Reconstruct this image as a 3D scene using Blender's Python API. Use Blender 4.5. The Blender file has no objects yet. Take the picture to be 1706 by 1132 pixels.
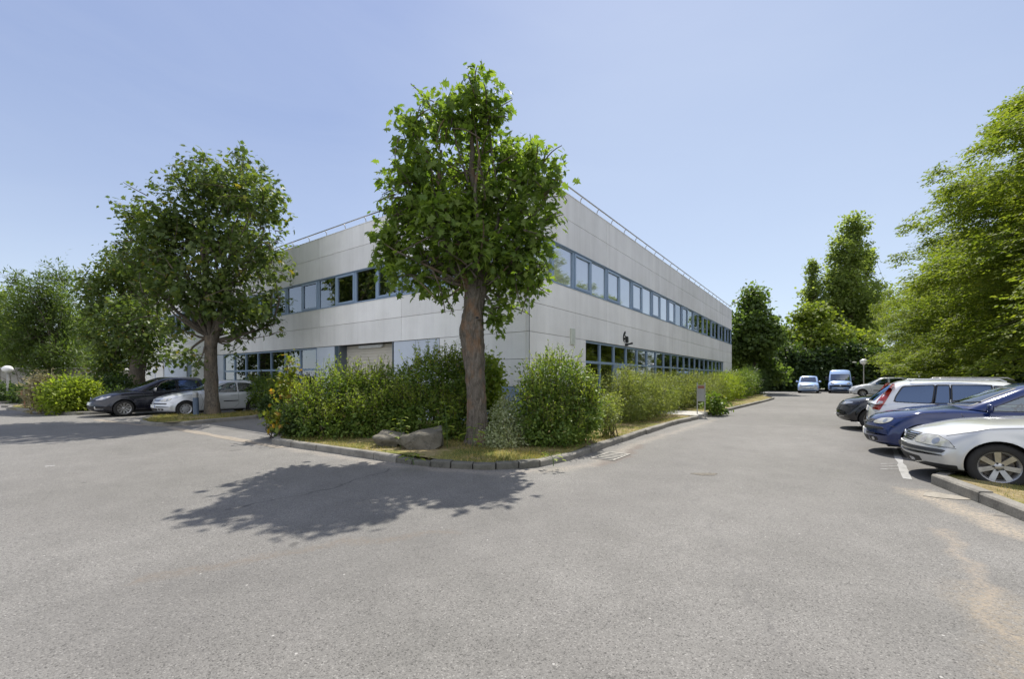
import bpy, bmesh, math, random
import numpy as np
from mathutils import Vector, Matrix
from mathutils.bvhtree import BVHTree
random.seed(7)
PI = math.pi
SC = bpy.context.scene
COL = SC.collection
EYE = 1.55            # eye height of the photographer, metres
FPX, CX, HY = 726.0, 853.0, 631.0   # survey constants: used once to turn measured directions into places on the site
def G(px, py, z=0.0):
    """place on the site (ground height z) seen in direction px,py"""
    Y = FPX * (EYE - z) / (py - HY)
    return Vector(((px - CX) / FPX * Y, Y, z))
def D(px, Y):
    return (px - CX) / FPX * Y
def H(py, Y):
    return EYE + (HY - py) * Y / FPX
TH = 0.627
U = Vector((math.sin(TH), math.cos(TH), 0)); W = Vector((-math.cos(TH), math.sin(TH), 0))
C0 = Vector((0.50, 12.49, 0))
def S(s, t, z=0.0):
    """site frame: s along the entrance facade, t along the yard facade"""
    return C0 + U * s + W * t + Vector((0, 0, z))

# ------------------------------------------------------------------ objects
def link(o, parent=None):
    COL.objects.link(o)
    if parent is not None:
        o.parent = parent
    return o
def tag(o, label=None, cat=None, group=None, kind=None):
    if label: o['label'] = label
    if cat: o['category'] = cat
    if group: o['group'] = group
    if kind: o['kind'] = kind
    return o
def empty(name, loc=(0, 0, 0), rz=0.0, parent=None):
    o = bpy.data.objects.new(name, None)
    o.empty_display_size = 0.2
    o.location = loc; o.rotation_euler = (0, 0, rz)
    return link(o, parent)
def copy_tree(o, parent=None):
    c = o.copy(); COL.objects.link(c)
    if parent is not None: c.parent = parent
    for ch in list(o.children): copy_tree(ch, c)
    return c

class MB:
    """collects shapes, then becomes one mesh object"""
    def __init__(s): s.v = []; s.f = []; s.m = []
    def add(s, vs, fs, mi=0):
        b = len(s.v); s.v.extend([tuple(v) for v in vs])
        s.f.extend([tuple(i + b for i in f) for f in fs]); s.m.extend([mi] * len(fs)); return s
    def box(s, x0, x1, y0, y1, z0, z1, mi=0, M=None):
        vs = [Vector((x, y, z)) for z in (z0, z1) for y in (y0, y1) for x in (x0, x1)]
        if M is not None: vs = [M @ v for v in vs]
        return s.add(vs, [(0, 2, 3, 1), (4, 5, 7, 6), (0, 1, 5, 4), (2, 6, 7, 3), (0, 4, 6, 2), (1, 3, 7, 5)], mi)
    def tube(s, pts, rad, n=8, mi=0, caps=True, wob=0.0):
        pts = [Vector(p) for p in pts]
        if not hasattr(rad, '__len__'): rad = [rad] * len(pts)
        vs = []; fs = []; ref = None
        for i, p in enumerate(pts):
            d = (pts[min(i + 1, len(pts) - 1)] - pts[max(i - 1, 0)])
            if d.length < 1e-9: d = Vector((0, 0, 1))
            d.normalize()
            if ref is None:
                ref = Vector((1, 0, 0)) if abs(d.x) < .8 else Vector((0, 1, 0))
            a = (ref - d * ref.dot(d)); a.normalize(); ref = a; b = d.cross(a)
            for k in range(n):
                t = 2 * PI * k / n
                r = rad[i] * (1 + (wob * math.sin(k * 2.7 + i * 1.9) if wob else 0))
                vs.append(p + (a * math.cos(t) + b * math.sin(t)) * r)
        for i in range(len(pts) - 1):
            for k in range(n):
                k2 = (k + 1) % n
                fs.append((i * n + k, i * n + k2, (i + 1) * n + k2, (i + 1) * n + k))
        if caps:
            fs.append(tuple(range(n))[::-1]); fs.append(tuple((len(pts) - 1) * n + k for k in range(n)))
        return s.add(vs, fs, mi)
    def lathe(s, prof, n=24, mi=0, M=None, caps=False):
        """prof: (radius, height) turned about z"""
        vs = []; fs = []
        for (r, z) in prof:
            for k in range(n):
                t = 2 * PI * k / n; vs.append(Vector((r * math.cos(t), r * math.sin(t), z)))
        for i in range(len(prof) - 1):
            for k in range(n):
                k2 = (k + 1) % n
                fs.append((i * n + k, i * n + k2, (i + 1) * n + k2, (i + 1) * n + k))
        if caps:
            fs.append(tuple(range(n))[::-1]); fs.append(tuple((len(prof) - 1) * n + k for k in range(n)))
        if M is not None: vs = [M @ v for v in vs]
        return s.add(vs, fs, mi)
    def prism(s, poly, z0, z1, mi=0, M=None):
        n = len(poly)
        vs = [Vector((p[0], p[1], z0)) for p in poly] + [Vector((p[0], p[1], z1)) for p in poly]
        if M is not None: vs = [M @ v for v in vs]
        fs = [tuple(range(n))[::-1], tuple(range(n, 2 * n))] + [(i, (i + 1) % n, n + (i + 1) % n, n + i) for i in range(n)]
        return s.add(vs, fs, mi)
    def mesh(s, name, mats, smooth=False, fixn=True):
        me = bpy.data.meshes.new(name); me.from_pydata(s.v, [], s.f)
        for m in (mats if isinstance(mats, (list, tuple)) else [mats]): me.materials.append(m)
        me.polygons.foreach_set('material_index', s.m)
        if smooth: me.polygons.foreach_set('use_smooth', [True] * len(me.polygons))
        if fixn:
            bm = bmesh.new(); bm.from_mesh(me); bmesh.ops.recalc_face_normals(bm, faces=bm.faces); bm.to_mesh(me); bm.free()
        me.update(); return me
    def build(s, name, mats, parent=None, smooth=False, bevel=0.0, fixn=True, auto=None):
        me = s.mesh(name, mats, smooth, fixn)
        o = link(bpy.data.objects.new(name, me), parent)
        if auto: me.set_sharp_from_angle(angle=math.radians(auto))
        if bevel:
            md = o.modifiers.new('edge', 'BEVEL'); md.width = bevel; md.segments = 2; md.limit_method = 'ANGLE'; md.angle_limit = math.radians(40)
        return o

# ------------------------------------------------------------------ materials
MATS = {}
class NT:
    def __init__(s, name):
        s.mat = bpy.data.materials.new(name); s.mat.use_nodes = True
        s.t = s.mat.node_tree; s.t.nodes.clear(); s.out = s.n('ShaderNodeOutputMaterial')
        MATS[name] = s.mat
    def n(s, typ, **kw):
        nd = s.t.nodes.new(typ)
        for k, v in kw.items():
            if hasattr(nd, k): setattr(nd, k, v)
        return nd
    def l(s, a, b): s.t.links.new(a, b)
    def set(s, nd, **kw):
        for k, v in kw.items():
            k = k.replace('_', ' ')
            for sk in nd.inputs:
                if sk.name.lower() == k.lower():
                    if hasattr(v, 'is_linked'): s.l(v, sk)
                    else: sk.default_value = v
                    break
        return nd
    def co(s, kind='Object'): return s.n('ShaderNodeTexCoord').outputs[kind]
    def noise(s, vec, scale, detail=4, rough=.55, dist=0.0):
        nd = s.n('ShaderNodeTexNoise'); s.l(vec, nd.inputs['Vector'])
        s.set(nd, Scale=scale, Detail=detail, Roughness=rough, Distortion=dist); return nd.outputs['Fac']
    def ramp(s, fac, stops, interp='LINEAR'):
        nd = s.n('ShaderNodeValToRGB'); s.l(fac, nd.inputs[0]); cr = nd.color_ramp; cr.interpolation = interp
        while len(cr.elements) < len(stops): cr.elements.new(.5)
        for e, (p, c) in zip(cr.elements, stops):
            e.position = p; e.color = (c if hasattr(c, '__len__') else (c, c, c)) + ((1,) if not hasattr(c, '__len__') or len(c) == 3 else ())
        return nd.outputs[0]
    def mix(s, fac, a, b, mode='MIX'):
        nd = s.n('ShaderNodeMix', data_type='RGBA', blend_type=mode)
        for v, i in ((fac, 0), (a, 6), (b, 7)):
            if hasattr(v, 'is_linked'): s.l(v, nd.inputs[i])
            else: nd.inputs[i].default_value = v if i == 0 else ((*v, 1) if len(v) == 3 else v)
        return nd.outputs[2]
    def math(s, op, a, b=0.0, c=None, clamp=False):
        nd = s.n('ShaderNodeMath', operation=op, use_clamp=clamp)
        for v, i in ((a, 0), (b, 1), (c, 2)):
            if v is None: continue
            if hasattr(v, 'is_linked'): s.l(v, nd.inputs[i])
            else: nd.inputs[i].default_value = v
        return nd.outputs[0]
    def scale(s, vec, sc):
        nd = s.n('ShaderNodeVectorMath', operation='MULTIPLY'); s.l(vec, nd.inputs[0]); nd.inputs[1].default_value = sc; return nd.outputs[0]
    def bump(s, h, strength=.3, dist=.01, normal=None):
        nd = s.n('ShaderNodeBump'); s.l(h, nd.inputs['Height']); nd.inputs['Strength'].default_value = strength; nd.inputs['Distance'].default_value = dist
        if normal is not None: s.l(normal, nd.inputs['Normal'])
        return nd.outputs[0]
    def bsdf(s, **kw):
        nd = s.n('ShaderNodeBsdfPrincipled')
        for k, v in kw.items():
            key = {'col': 'Base Color', 'rough': 'Roughness', 'metal': 'Metallic', 'spec': 'Specular IOR Level', 'coat': 'Coat Weight', 'coatr': 'Coat Roughness',
                   'normal': 'Normal', 'ior': 'IOR', 'emit': 'Emission Color', 'emits': 'Emission Strength', 'trans': 'Transmission Weight', 'sheen': 'Sheen Weight', 'alpha': 'Alpha'}[k]
            sk = nd.inputs[key]
            if hasattr(v, 'is_linked'): s.l(v, sk)
            else: sk.default_value = (*v, 1) if hasattr(v, '__len__') and len(v) == 3 else v
        s.last = nd; return nd.outputs[0]
    def done(s, sh): s.l(sh, s.out.inputs[0]); return s.mat
    def segmask(s, vec, a, b, width, soft):
        """1 near the ground segment a-b, fading out over soft"""
        ax, ay = a; bx, by = b; L2 = (bx - ax) ** 2 + (by - ay) ** 2
        sep = s.n('ShaderNodeSeparateXYZ'); s.l(vec, sep.inputs[0]); x, y = sep.outputs[0], sep.outputs[1]
        dx = s.math('SUBTRACT', x, ax); dy = s.math('SUBTRACT', y, ay)
        t = s.math('DIVIDE', s.math('ADD', s.math('MULTIPLY', dx, bx - ax), s.math('MULTIPLY', dy, by - ay)), L2, clamp=True)
        ex = s.math('SUBTRACT', dx, s.math('MULTIPLY', t, bx - ax)); ey = s.math('SUBTRACT', dy, s.math('MULTIPLY', t, by - ay))
        d = s.math('SQRT', s.math('ADD', s.math('MULTIPLY', ex, ex), s.math('MULTIPLY', ey, ey)))
        return s.math('SUBTRACT', 1.0, s.math('DIVIDE', s.math('SUBTRACT', d, width), soft, clamp=True), clamp=True)

def plain(name, col, rough=.5, metal=0.0, spec=.5, coat=0.0, vary=.12, nscale=3.0, bump=0.0, bscale=60.0):
    t = NT(name); v = t.co()
    f = t.noise(v, nscale, 5, .6)
    lo = tuple(max(0, c * (1 - vary)) for c in col); hi = tuple(min(1, c * (1 + vary)) for c in col)
    c = t.ramp(f, [(.3, lo), (.7, hi)])
    kw = {}
    if bump: kw['normal'] = t.bump(t.noise(v, bscale, 4), bump, .01)
    return t.done(t.bsdf(col=c, rough=rough, metal=metal, spec=spec, coat=coat, **kw))
# ------------------------------------------------------------------ setting materials
def m_asphalt():
    t = NT('asphalt'); v = t.co()
    big = t.noise(v, .22, 4, .6); mid = t.noise(v, 1.7, 5, .65)
    vor = t.n('ShaderNodeTexVoronoi', feature='F1'); t.l(v, vor.inputs['Vector']); vor.inputs['Scale'].default_value = 118
    sepc = t.n('ShaderNodeSeparateColor'); t.l(vor.outputs['Color'], sepc.inputs[0])
    grain = t.ramp(sepc.outputs[0], [(0, (.42,) * 3), (.13, (.78,) * 3), (.4, (.98,) * 3), (.8, (1.06,) * 3), (.94, (1.22,) * 3), (1, (1.6,) * 3)])
    fine = t.ramp(t.noise(v, 160, 2, .5), [(.25, (.74,) * 3), (.75, (1.24,) * 3)])
    base = t.ramp(big, [(.3, (.147, .141, .127)), (.5, (.171, .163, .149)), (.7, (.193, .185, .170))])
    base = t.mix(1.0, base, t.ramp(mid, [(.3, (.88,) * 3), (.7, (1.10,) * 3)]), 'MULTIPLY')
    base = t.mix(1.0, base, grain, 'MULTIPLY'); base = t.mix(1.0, base, fine, 'MULTIPLY')
    # long repair seams and hairline cracks
    wv = t.n('ShaderNodeTexVoronoi', feature='DISTANCE_TO_EDGE'); dn = t.n('ShaderNodeVectorMath', operation='ADD')
    nz = t.n('ShaderNodeTexNoise'); t.l(v, nz.inputs['Vector']); nz.inputs['Scale'].default_value = 1.2; nz.inputs['Detail'].default_value = 6
    sc = t.n('ShaderNodeVectorMath', operation='SCALE'); t.l(nz.outputs['Color'], sc.inputs[0]); sc.inputs['Scale'].default_value = .9
    t.l(v, dn.inputs[0]); t.l(sc.outputs[0], dn.inputs[1]); t.l(dn.outputs[0], wv.inputs['Vector']); wv.inputs['Scale'].default_value = .16
    crack = t.ramp(wv.outputs['Distance'], [(0, (1,) * 3), (.0018, (1,) * 3), (.004, (0,) * 3)])
    cm = t.math('MULTIPLY', crack, t.ramp(t.noise(v, .33, 3), [(.52, (0,) * 3), (.64, (.40,) * 3)]))
    base = t.mix(cm, base, (.07, .067, .062))
    # wandering noise added to position so that stains have ragged edges
    w2 = t.n('ShaderNodeVectorMath', operation='SCALE'); nz2 = t.n('ShaderNodeTexNoise'); t.l(v, nz2.inputs['Vector']); nz2.inputs['Scale'].default_value = 2.3; nz2.inputs['Detail'].default_value = 8
    sb = t.n('ShaderNodeVectorMath', operation='SUBTRACT'); t.l(nz2.outputs['Color'], sb.inputs[0]); sb.inputs[1].default_value = (.5, .5, .5)
    t.l(sb.outputs[0], w2.inputs[0]); w2.inputs['Scale'].default_value = .55
    ad = t.n('ShaderNodeVectorMath', operation='ADD'); t.l(v, ad.inputs[0]); t.l(w2.outputs[0], ad.inputs[1]); vv = ad.outputs[0]
    gr = t.ramp(t.noise(v, 26, 5, .7), [(.36, (0,) * 3), (.62, (1,) * 3)])
    def stain(base, segs, col, amt, wid, soft, grain=True):
        m = None
        for a, b in segs:
            k = t.segmask(vv, a, b, wid, soft); m = k if m is None else t.math('MAXIMUM', m, k)
        m = t.math('MULTIPLY', m, amt)
        if grain: m = t.math('MULTIPLY', m, gr)
        return t.mix(m, base, col)
    g2 = lambda x, y: tuple(G(x, y))[:2]
    base = stain(base, [(g2(1560, 880), g2(1600, 930)), (g2(1600, 930), g2(1650, 1010)), (g2(1650, 1010), g2(1712, 1080))], (.34, .275, .20), .58, .0, .10)
    base = stain(base, [(g2(1640, 1000), g2(1715, 1040)), (g2(1715, 1040), g2(1740, 1120))], (.30, .24, .16), .5, .05, .30)
    base = stain(base, [(g2(1520, 818), g2(1600, 850)), (g2(1600, 850), g2(1706, 892))], (.40, .33, .24), .8, .05, .22)
    base = stain(base, [(g2(455, 742), g2(640, 775)), (g2(640, 775), g2(850, 790)), (g2(850, 790), g2(985, 775)), (g2(985, 775), g2(1060, 740)), (g2(1060, 740), g2(1190, 700))], (.36, .31, .25), .55, .02, .22)
    base = stain(base, [(g2(250, 965), g2(560, 905)), (g2(560, 905), g2(760, 888))], (.17, .135, .10), .65, .01, .10)
    base = stain(base, [(g2(1000, 774), g2(1040, 762)), (g2(1040, 762), g2(1068, 742))], (.13, .10, .08), .6, .02, .16, False)
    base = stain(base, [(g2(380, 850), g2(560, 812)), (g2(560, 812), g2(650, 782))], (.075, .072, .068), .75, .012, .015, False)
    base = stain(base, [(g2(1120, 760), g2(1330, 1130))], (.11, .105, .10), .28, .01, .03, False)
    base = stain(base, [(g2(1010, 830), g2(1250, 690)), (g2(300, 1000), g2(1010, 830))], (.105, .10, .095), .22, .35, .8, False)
    dr = t.ramp(t.noise(v, 2.1, 2, .4), [(.735, (0,) * 3), (.765, (.6,) * 3)]); base = t.mix(dr, base, (.06, .057, .053))
    gt_ = t.n('ShaderNodeTexVoronoi', feature='F1'); t.l(v, gt_.inputs['Vector']); gt_.inputs['Scale'].default_value = 11; gp = t.ramp(gt_.outputs['Distance'], [(.0, (.8,) * 3), (.075, (.8,) * 3), (.10, (0,) * 3)])
    sg_ = t.n('ShaderNodeSeparateColor'); t.l(gt_.outputs['Color'], sg_.inputs[0]); gp = t.math('MULTIPLY', gp, t.ramp(sg_.outputs[1], [(.80, (0,) * 3), (.82, (1,) * 3)])); base = t.mix(gp, base, t.ramp(sg_.outputs[2], [(0, (.05, .045, .04)), (.6, (.10, .09, .08)), (1, (.45, .43, .40))]))
    base = stain(base, [(g2(1445, 700), g2(1530, 800))], (.10, .095, .09), .4, .3, .8, False)
    h = t.math('ADD', t.math('MULTIPLY', vor.outputs['Distance'], -1.0), t.math('MULTIPLY', mid, .6))
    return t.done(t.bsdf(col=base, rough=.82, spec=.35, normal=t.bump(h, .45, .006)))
def m_concrete(name, col, dark=.5, sc=1.0):
    t = NT(name); v = t.co()
    f = t.noise(v, 2.2 * sc, 7, .7); g = t.noise(v, 45 * sc, 4, .6)
    c = t.ramp(f, [(.25, tuple(x * dark for x in col)), (.5, col), (.75, tuple(min(1, x * 1.18) for x in col))])
    c = t.mix(1, c, t.ramp(g, [(.3, (.78,) * 3), (.7, (1.15,) * 3)]), 'MULTIPLY')
    sp = t.ramp(t.noise(v, 9 * sc, 6, .75), [(.60, (0,) * 3), (.72, (.7,) * 3)])
    c = t.mix(sp, c, (.10, .10, .075))
    return t.done(t.bsdf(col=c, rough=.9, spec=.3, normal=t.bump(t.math('ADD', f, t.math('MULTIPLY', g, .3)), .6, .015)))
def m_soil():
    t = NT('verge_soil'); v = t.co()
    f = t.noise(v, .8, 6, .65); g = t.noise(v, 14, 6, .7)
    c = t.ramp(f, [(.32, (.16, .13, .06)), (.44, (.30, .24, .13)), (.54, (.20, .19, .06)), (.66, (.10, .13, .035))])
    c = t.mix(1, c, t.ramp(g, [(.25, (.55,) * 3), (.75, (1.3,) * 3)]), 'MULTIPLY')
    return t.done(t.bsdf(col=c, rough=.95, spec=.1, normal=t.bump(g, .9, .03)))
def m_wall(name, base, streak=.75):
    t = NT(name); v = t.co()
    geo = t.n('ShaderNodeNewGeometry'); isl = geo.outputs['Random Per Island']
    c = t.ramp(isl, [(0, tuple(x * .93 for x in base)), (.5, base), (1, tuple(min(1, x * 1.05) for x in base))])
    st = t.noise(t.scale(v, (1.7, 1.7, .09)), 1.0, 8, .68)           # rain streaks running down
    c = t.mix(1, c, t.ramp(st, [(.28, (streak,) * 3), (.5, (.96, .96, .965)), (.75, (1.03,) * 3)]), 'MULTIPLY')
    cl = t.noise(v, .55, 5, .6)
    c = t.mix(1, c, t.ramp(cl, [(.3, (.90, .895, .88)), (.7, (1.04,) * 3)]), 'MULTIPLY')
    sp = t.ramp(t.noise(t.scale(v, (1, 1, .5)), 3.1, 8, .72), [(.60, (0,) * 3), (.74, (.35,) * 3)])
    c = t.mix(sp, c, tuple(x * .55 for x in base))
    g = t.noise(v, 55, 3, .6)
    c = t.mix(1, c, t.ramp(g, [(.3, (.95,) * 3), (.7, (1.04,) * 3)]), 'MULTIPLY')
    return t.done(t.bsdf(col=c, rough=.75, spec=.25, normal=t.bump(g, .12, .004)))
def m_glass(name, tint, refl=.42, gcol=(.92, .96, 1)):
    t = NT(name); v = t.co()
    gl = t.n('ShaderNodeBsdfGlossy'); gl.inputs['Roughness'].default_value = .015; gl.inputs['Color'].default_value = (*gcol, 1)
    n1 = t.bump(t.noise(v, .9, 2), .05, .02); t.l(n1, gl.inputs['Normal'])
    tr = t.n('ShaderNodeBsdfTransparent'); tr.inputs['Color'].default_value = (*tint, 1)
    lw = t.n('ShaderNodeLayerWeight'); lw.inputs['Blend'].default_value = .35
    fac = t.math('ADD', t.math('MULTIPLY', lw.outputs['Fresnel'], .9), refl, clamp=True)
    mx = t.n('ShaderNodeMixShader'); t.l(fac, mx.inputs[0]); t.l(tr.outputs[0], mx.inputs[1]); t.l(gl.outputs[0], mx.inputs[2])
    return t.done(mx.outputs[0])
def m_leaf(name, c1, c2, c3=None, third=.93, trans=.38, tcol=None, rough=.5, spec=.32):
    t = NT(name); geo = t.n('ShaderNodeNewGeometry'); isl = geo.outputs['Random Per Island']
    c = t.ramp(isl, [(0, c1), (third * .98 if c3 else 1, c2)] + ([(third, c3)] if c3 else []))
    big = t.noise(t.co(), .9, 3)
    c = t.mix(1, c, t.ramp(big, [(.3, (.82, .86, .8)), (.7, (1.2, 1.14, 1.05))]), 'MULTIPLY')
    b = t.bsdf(col=c, rough=rough, spec=spec)
    tl = t.n('ShaderNodeBsdfTranslucent'); tc = t.mix(1, c, tcol or (1.7, 1.75, .75), 'MULTIPLY'); t.l(tc, tl.inputs['Color'])
    mx = t.n('ShaderNodeMixShader'); mx.inputs[0].default_value = trans; t.l(b, mx.inputs[1]); t.l(tl.outputs[0], mx.inputs[2])
    return t.done(mx.outputs[0])
def m_bark(name, c1, c2, c3):
    t = NT(name); v = t.co(); vs = t.scale(v, (1, 1, .28))
    f = t.noise(vs, 16, 8, .7, 1.2); g = t.noise(t.scale(v, (1, 1, .7)), 3.2, 5, .6)
    c = t.ramp(f, [(.3, c1), (.62, c2)]); c = t.mix(t.ramp(g, [(.50, (0,) * 3), (.66, (.75,) * 3)]), c, c3)
    c = t.mix(1, c, t.ramp(t.noise(v, 70, 4, .7), [(.3, (.7,) * 3), (.7, (1.25,) * 3)]), 'MULTIPLY')
    return t.done(t.bsdf(col=c, rough=.92, spec=.2, normal=t.bump(f, .9, .03)))

A_ASPHALT = m_asphalt()
A_KERB = m_concrete('kerb_concrete', (.235, .22, .19), .5)
A_SLAB = m_concrete('path_concrete', (.46, .44, .40), .75)
A_SOIL = m_soil()
A_GROUND = plain('rough_ground', (.10, .11, .05), .95, vary=.4, nscale=.6)
A_WALL = m_wall('pale_panel', (.95, .93, .895), .86)
A_PARA = m_wall('shade_toned_panel', (.88, .865, .845), .84)  # upper band toned darker, standing in for bounce light that brightens the lower wall
A_PLINTH = plain('plinth_blue', (.30, .38, .50), .7, vary=.12, nscale=2)
A_JOINT = plain('joint_dark', (.055, .052, .05), .9)
A_ALU = plain('blue_aluminium', (.28, .37, .49), .38, .0, .5, vary=.07, nscale=1.5)
A_BLUEPANEL = plain('blue_grey_panel', (.62, .67, .75), .5, vary=.06, nscale=1.2)
A_SHUTTER = plain('beige_shutter', (.64, .59, .50), .6, vary=.08, nscale=1.5)
A_GALV = plain('galvanised_steel', (.42, .42, .41), .45, .6, vary=.15, nscale=12)
A_DARK = plain('dark_interior', (.014, .016, .017), .8)
A_BLIND = plain('white_blind', (.90, .91, .92), .7, vary=.04, nscale=2)
A_GLASS = m_glass('window_glass', (.45, .55, .56), .22)
A_GLASSB = m_glass('blind_window_glass', (.95, .97, .98), .38, (.98, .99, 1))
A_BLACK = plain('black_sign_paint', (.012, .013, .015), .4, vary=.2)
A_WHITE = plain('white_paint', (.78, .78, .76), .6, vary=.08, nscale=8)
A_ROADPAINT = m_concrete('worn_road_paint', (.36, .355, .34), .5, 4)
A_PAPER = plain('paper_notice', (.80, .82, .85), .7, vary=.05, nscale=9)
A_RUST = plain('rust_red_paint', (.28, .06, .035), .6, vary=.25, nscale=14)
A_GLOBE = plain('opal_globe', (.82, .80, .76), .25, spec=.6, vary=.03)
A_POLE = plain('grey_pole', (.42, .41, .38), .45, vary=.12, nscale=8)
A_BOLL = plain('slate_blue_post', (.07, .10, .15), .45, vary=.15, nscale=10)
A_SETT = m_concrete('granite_sett', (.13, .125, .105), .45, 3.5)
A_STONE = m_concrete('boulder_stone', (.145, .132, .105), .40, 3.2)
A_RENDER = m_concrete('rough_grey_render', (.36, .34, .30), .7, .8)
A_BARK = m_bark('maple_bark', (.055, .045, .035), (.19, .165, .135), (.23, .135, .075))
A_BARKD = m_bark('dark_bark', (.05, .042, .035), (.17, .145, .115), (.22, .17, .12))
A_TWIG = plain('twig_wood', (.10, .075, .05), .85, vary=.3, nscale=10)
L_MAPLE = m_leaf('maple_leaf', (.100, .165, .034), (.180, .245, .055), trans=.5, spec=.32, rough=.5)
L_MAPLE2 = m_leaf('dry_maple_leaf', (.062, .102, .032), (.140, .182, .054), (.22, .19, .04), .985, trans=.40)
L_HORN = m_leaf('hornbeam_leaf', (.105, .155, .026), (.205, .240, .045), trans=.48, spec=.22, rough=.6)
L_POPLAR = m_leaf('poplar_leaf', (.14, .19, .070), (.21, .25, .095), trans=.64, spec=.2, rough=.6)
L_DARK = m_leaf('deep_green_leaf', (.035, .065, .024), (.075, .112, .036), trans=.45, spec=.3)
L_SHRUB = m_leaf('privet_leaf', (.070, .125, .024), (.165, .225, .045), (.20, .16, .05), .99, trans=.38)  # toned down in the privet bushes to stand in for their self-shade
L_SHRUBY = m_leaf('bright_shrub_leaf', (.150, .215, .030), (.27, .32, .055), trans=.5)  # on privet shoots the brighter colour stands in for sunlit tops
L_PALE = m_leaf('pale_shrub_leaf', (.20, .24, .12), (.42, .45, .32), trans=.36)
L_GOLD = m_leaf('yellowing_leaf', (.11, .16, .02), (.24, .24, .03), (.34, .20, .03), .90)
L_SAGE = m_leaf('cotoneaster_leaf', (.13, .17, .050), (.25, .275, .095), trans=.44)
L_STRAW = m_leaf('straw_plume', (.30, .26, .15), (.42, .38, .25), trans=.4, tcol=(1.2, 1.15, .9))
L_GRASS = m_leaf('grass_blade', (.06, .10, .015), (.13, .15, .03), (.34, .27, .12), .45, trans=.35)
# ------------------------------------------------------------------ ground, road, kerbs
def sheet(name, poly, z, mat, kind='structure', parent=None, cuts=0, zfun=None):
    bm = bmesh.new(); vs = [bm.verts.new((p[0], p[1], z)) for p in poly]; f = bm.faces.new(vs)
    if f.normal.z < 0: f.normal_flip()
    if cuts:
        bmesh.ops.triangulate(bm, faces=bm.faces[:])
        for _ in range(cuts): bmesh.ops.subdivide_edges(bm, edges=bm.edges[:], cuts=1, use_grid_fill=True)
    if zfun:
        for v in bm.verts: v.co.z = zfun(v.co.x, v.co.y, z)
    bm.normal_update()
    me = bpy.data.meshes.new(name); bm.to_mesh(me); bm.free(); me.materials.append(mat)
    for p in me.polygons:
        p.use_smooth = True
    o = link(bpy.data.objects.new(name, me), parent)
    if kind: o['kind'] = kind
    return o
sheet('ground', [(-900, -300), (900, -300), (900, 1500), (-900, 1500)], -.012, A_GROUND)
sheet('car_park_road', [(-75, -40), (60, -40), (60, 8), (85, 60), (40, 66), (-20, 62), (-75, 44)], 0.0, A_ASPHALT)

def smooth_line(pts, n=8):
    P = [Vector(p) for p in pts]; out = []
    for i in range(len(P) - 1):
        p0, p1, p2, p3 = P[max(i - 1, 0)], P[i], P[i + 1], P[min(i + 2, len(P) - 1)]
        for k in range(n):
            t = k / n
            out.append(.5 * ((2 * p1) + (p2 - p0) * t + (2 * p0 - 5 * p1 + 4 * p2 - p3) * t * t + (3 * p1 - p0 - 3 * p2 + p3) * t ** 3))
    out.append(P[-1]); return out
def resample(pts, step):
    out = [pts[0].copy()]; acc = 0.0
    for a, b in zip(pts[:-1], pts[1:]):
        L = (b - a).length
        if L < 1e-6: continue
        pos = step - acc
        while pos <= L:
            out.append(a.lerp(b, pos / L)); pos += step
        acc = L - (pos - step)
    if (out[-1] - pts[-1]).length > .05: out.append(pts[-1].copy())
    return out
def kerb(name, line, h=.13, w=.14, step=1.0, mat=None, rough=.006, side=1, drop=None, gap=.006):
    """row of kerb stones; side=+1: stones lie left of the line"""
    mb = MB(); rnd = random.Random(3)
    P = resample(line, step)
    for i in range(len(P) - 1):
        a, b = P[i], P[i + 1]; d = (b - a); L = d.length
        if L < .06: continue
        d /= L; nrm = Vector((-d.y, d.x, 0)) * side
        hh = h + rnd.uniform(-rough, rough)
        if drop: hh = drop(a.lerp(b, .5), hh)
        k = rnd.uniform(-rough, rough)
        sub = 3
        vs = []
        for j in range(sub + 1):
            q = a + d * (gap + (L - 2 * gap) * j / sub)
            e = rnd.uniform(-rough, rough) * .5
            vs += [q + nrm * (k + e) + Vector((0, 0, -.02)), q + nrm * (k + e + .004) + Vector((0, 0, hh - .022)), q + nrm * (k + .022) + Vector((0, 0, hh + e * .3)),
                   q + nrm * (w) + Vector((0, 0, hh + .004)), q + nrm * w + Vector((0, 0, -.02))]
        fs = []
        for j in range(sub):
            for m in range(4):
                fs.append((j * 5 + m, j * 5 + m + 1, (j + 1) * 5 + m + 1, (j + 1) * 5 + m))
        fs += [(0, 1, 2, 3, 4), tuple(sub * 5 + m for m in (4, 3, 2, 1, 0))]
        mb.add(vs, fs)
    o = mb.build(name, mat or A_KERB); o['kind'] = 'structure'; return o

ISL = smooth_line([S(-1.6, 7.2), S(-2.9, 7.05), G(455, 738), G(470, 743), G(530, 752), G(625, 766), G(690, 776), G(760, 782), G(830, 783.5), G(885, 780.5), G(930, 773), G(965, 763), G(1000, 750), G(1050, 733), G(1130, 707), G(1165, 699), G(1215, 685), G(1290, 665.5), S(30.5, -2.75), S(36, -2.7)], 6)
def path_drop(p, hh):
    s = (p - C0).dot(U)
    return .035 if 7.0 < s < 9.5 else hh
ia = min(range(len(ISL)), key=lambda i: (ISL[i] - G(655, 771)).length); ib = min(range(len(ISL)), key=lambda i: (ISL[i] - G(905, 778)).length)
kerb('kerb', ISL[:ia + 1], .118, .15, .92, rough=.010)
kerb('kerb', ISL[ia:ib + 1], .105, .16, .40, mat=A_SETT, rough=.022, gap=.014)
kerb('kerb', ISL[ib:], .118, .15, .92, drop=path_drop, rough=.012)
def mound(x, y, z):
    r = .035 * math.sin(x * 1.7 + y * .6) + .03 * math.sin(y * 2.3 - x * 1.1)
    return z + r * .6
inner = [p + Vector((0, 0, 0)) for p in ISL]
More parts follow.
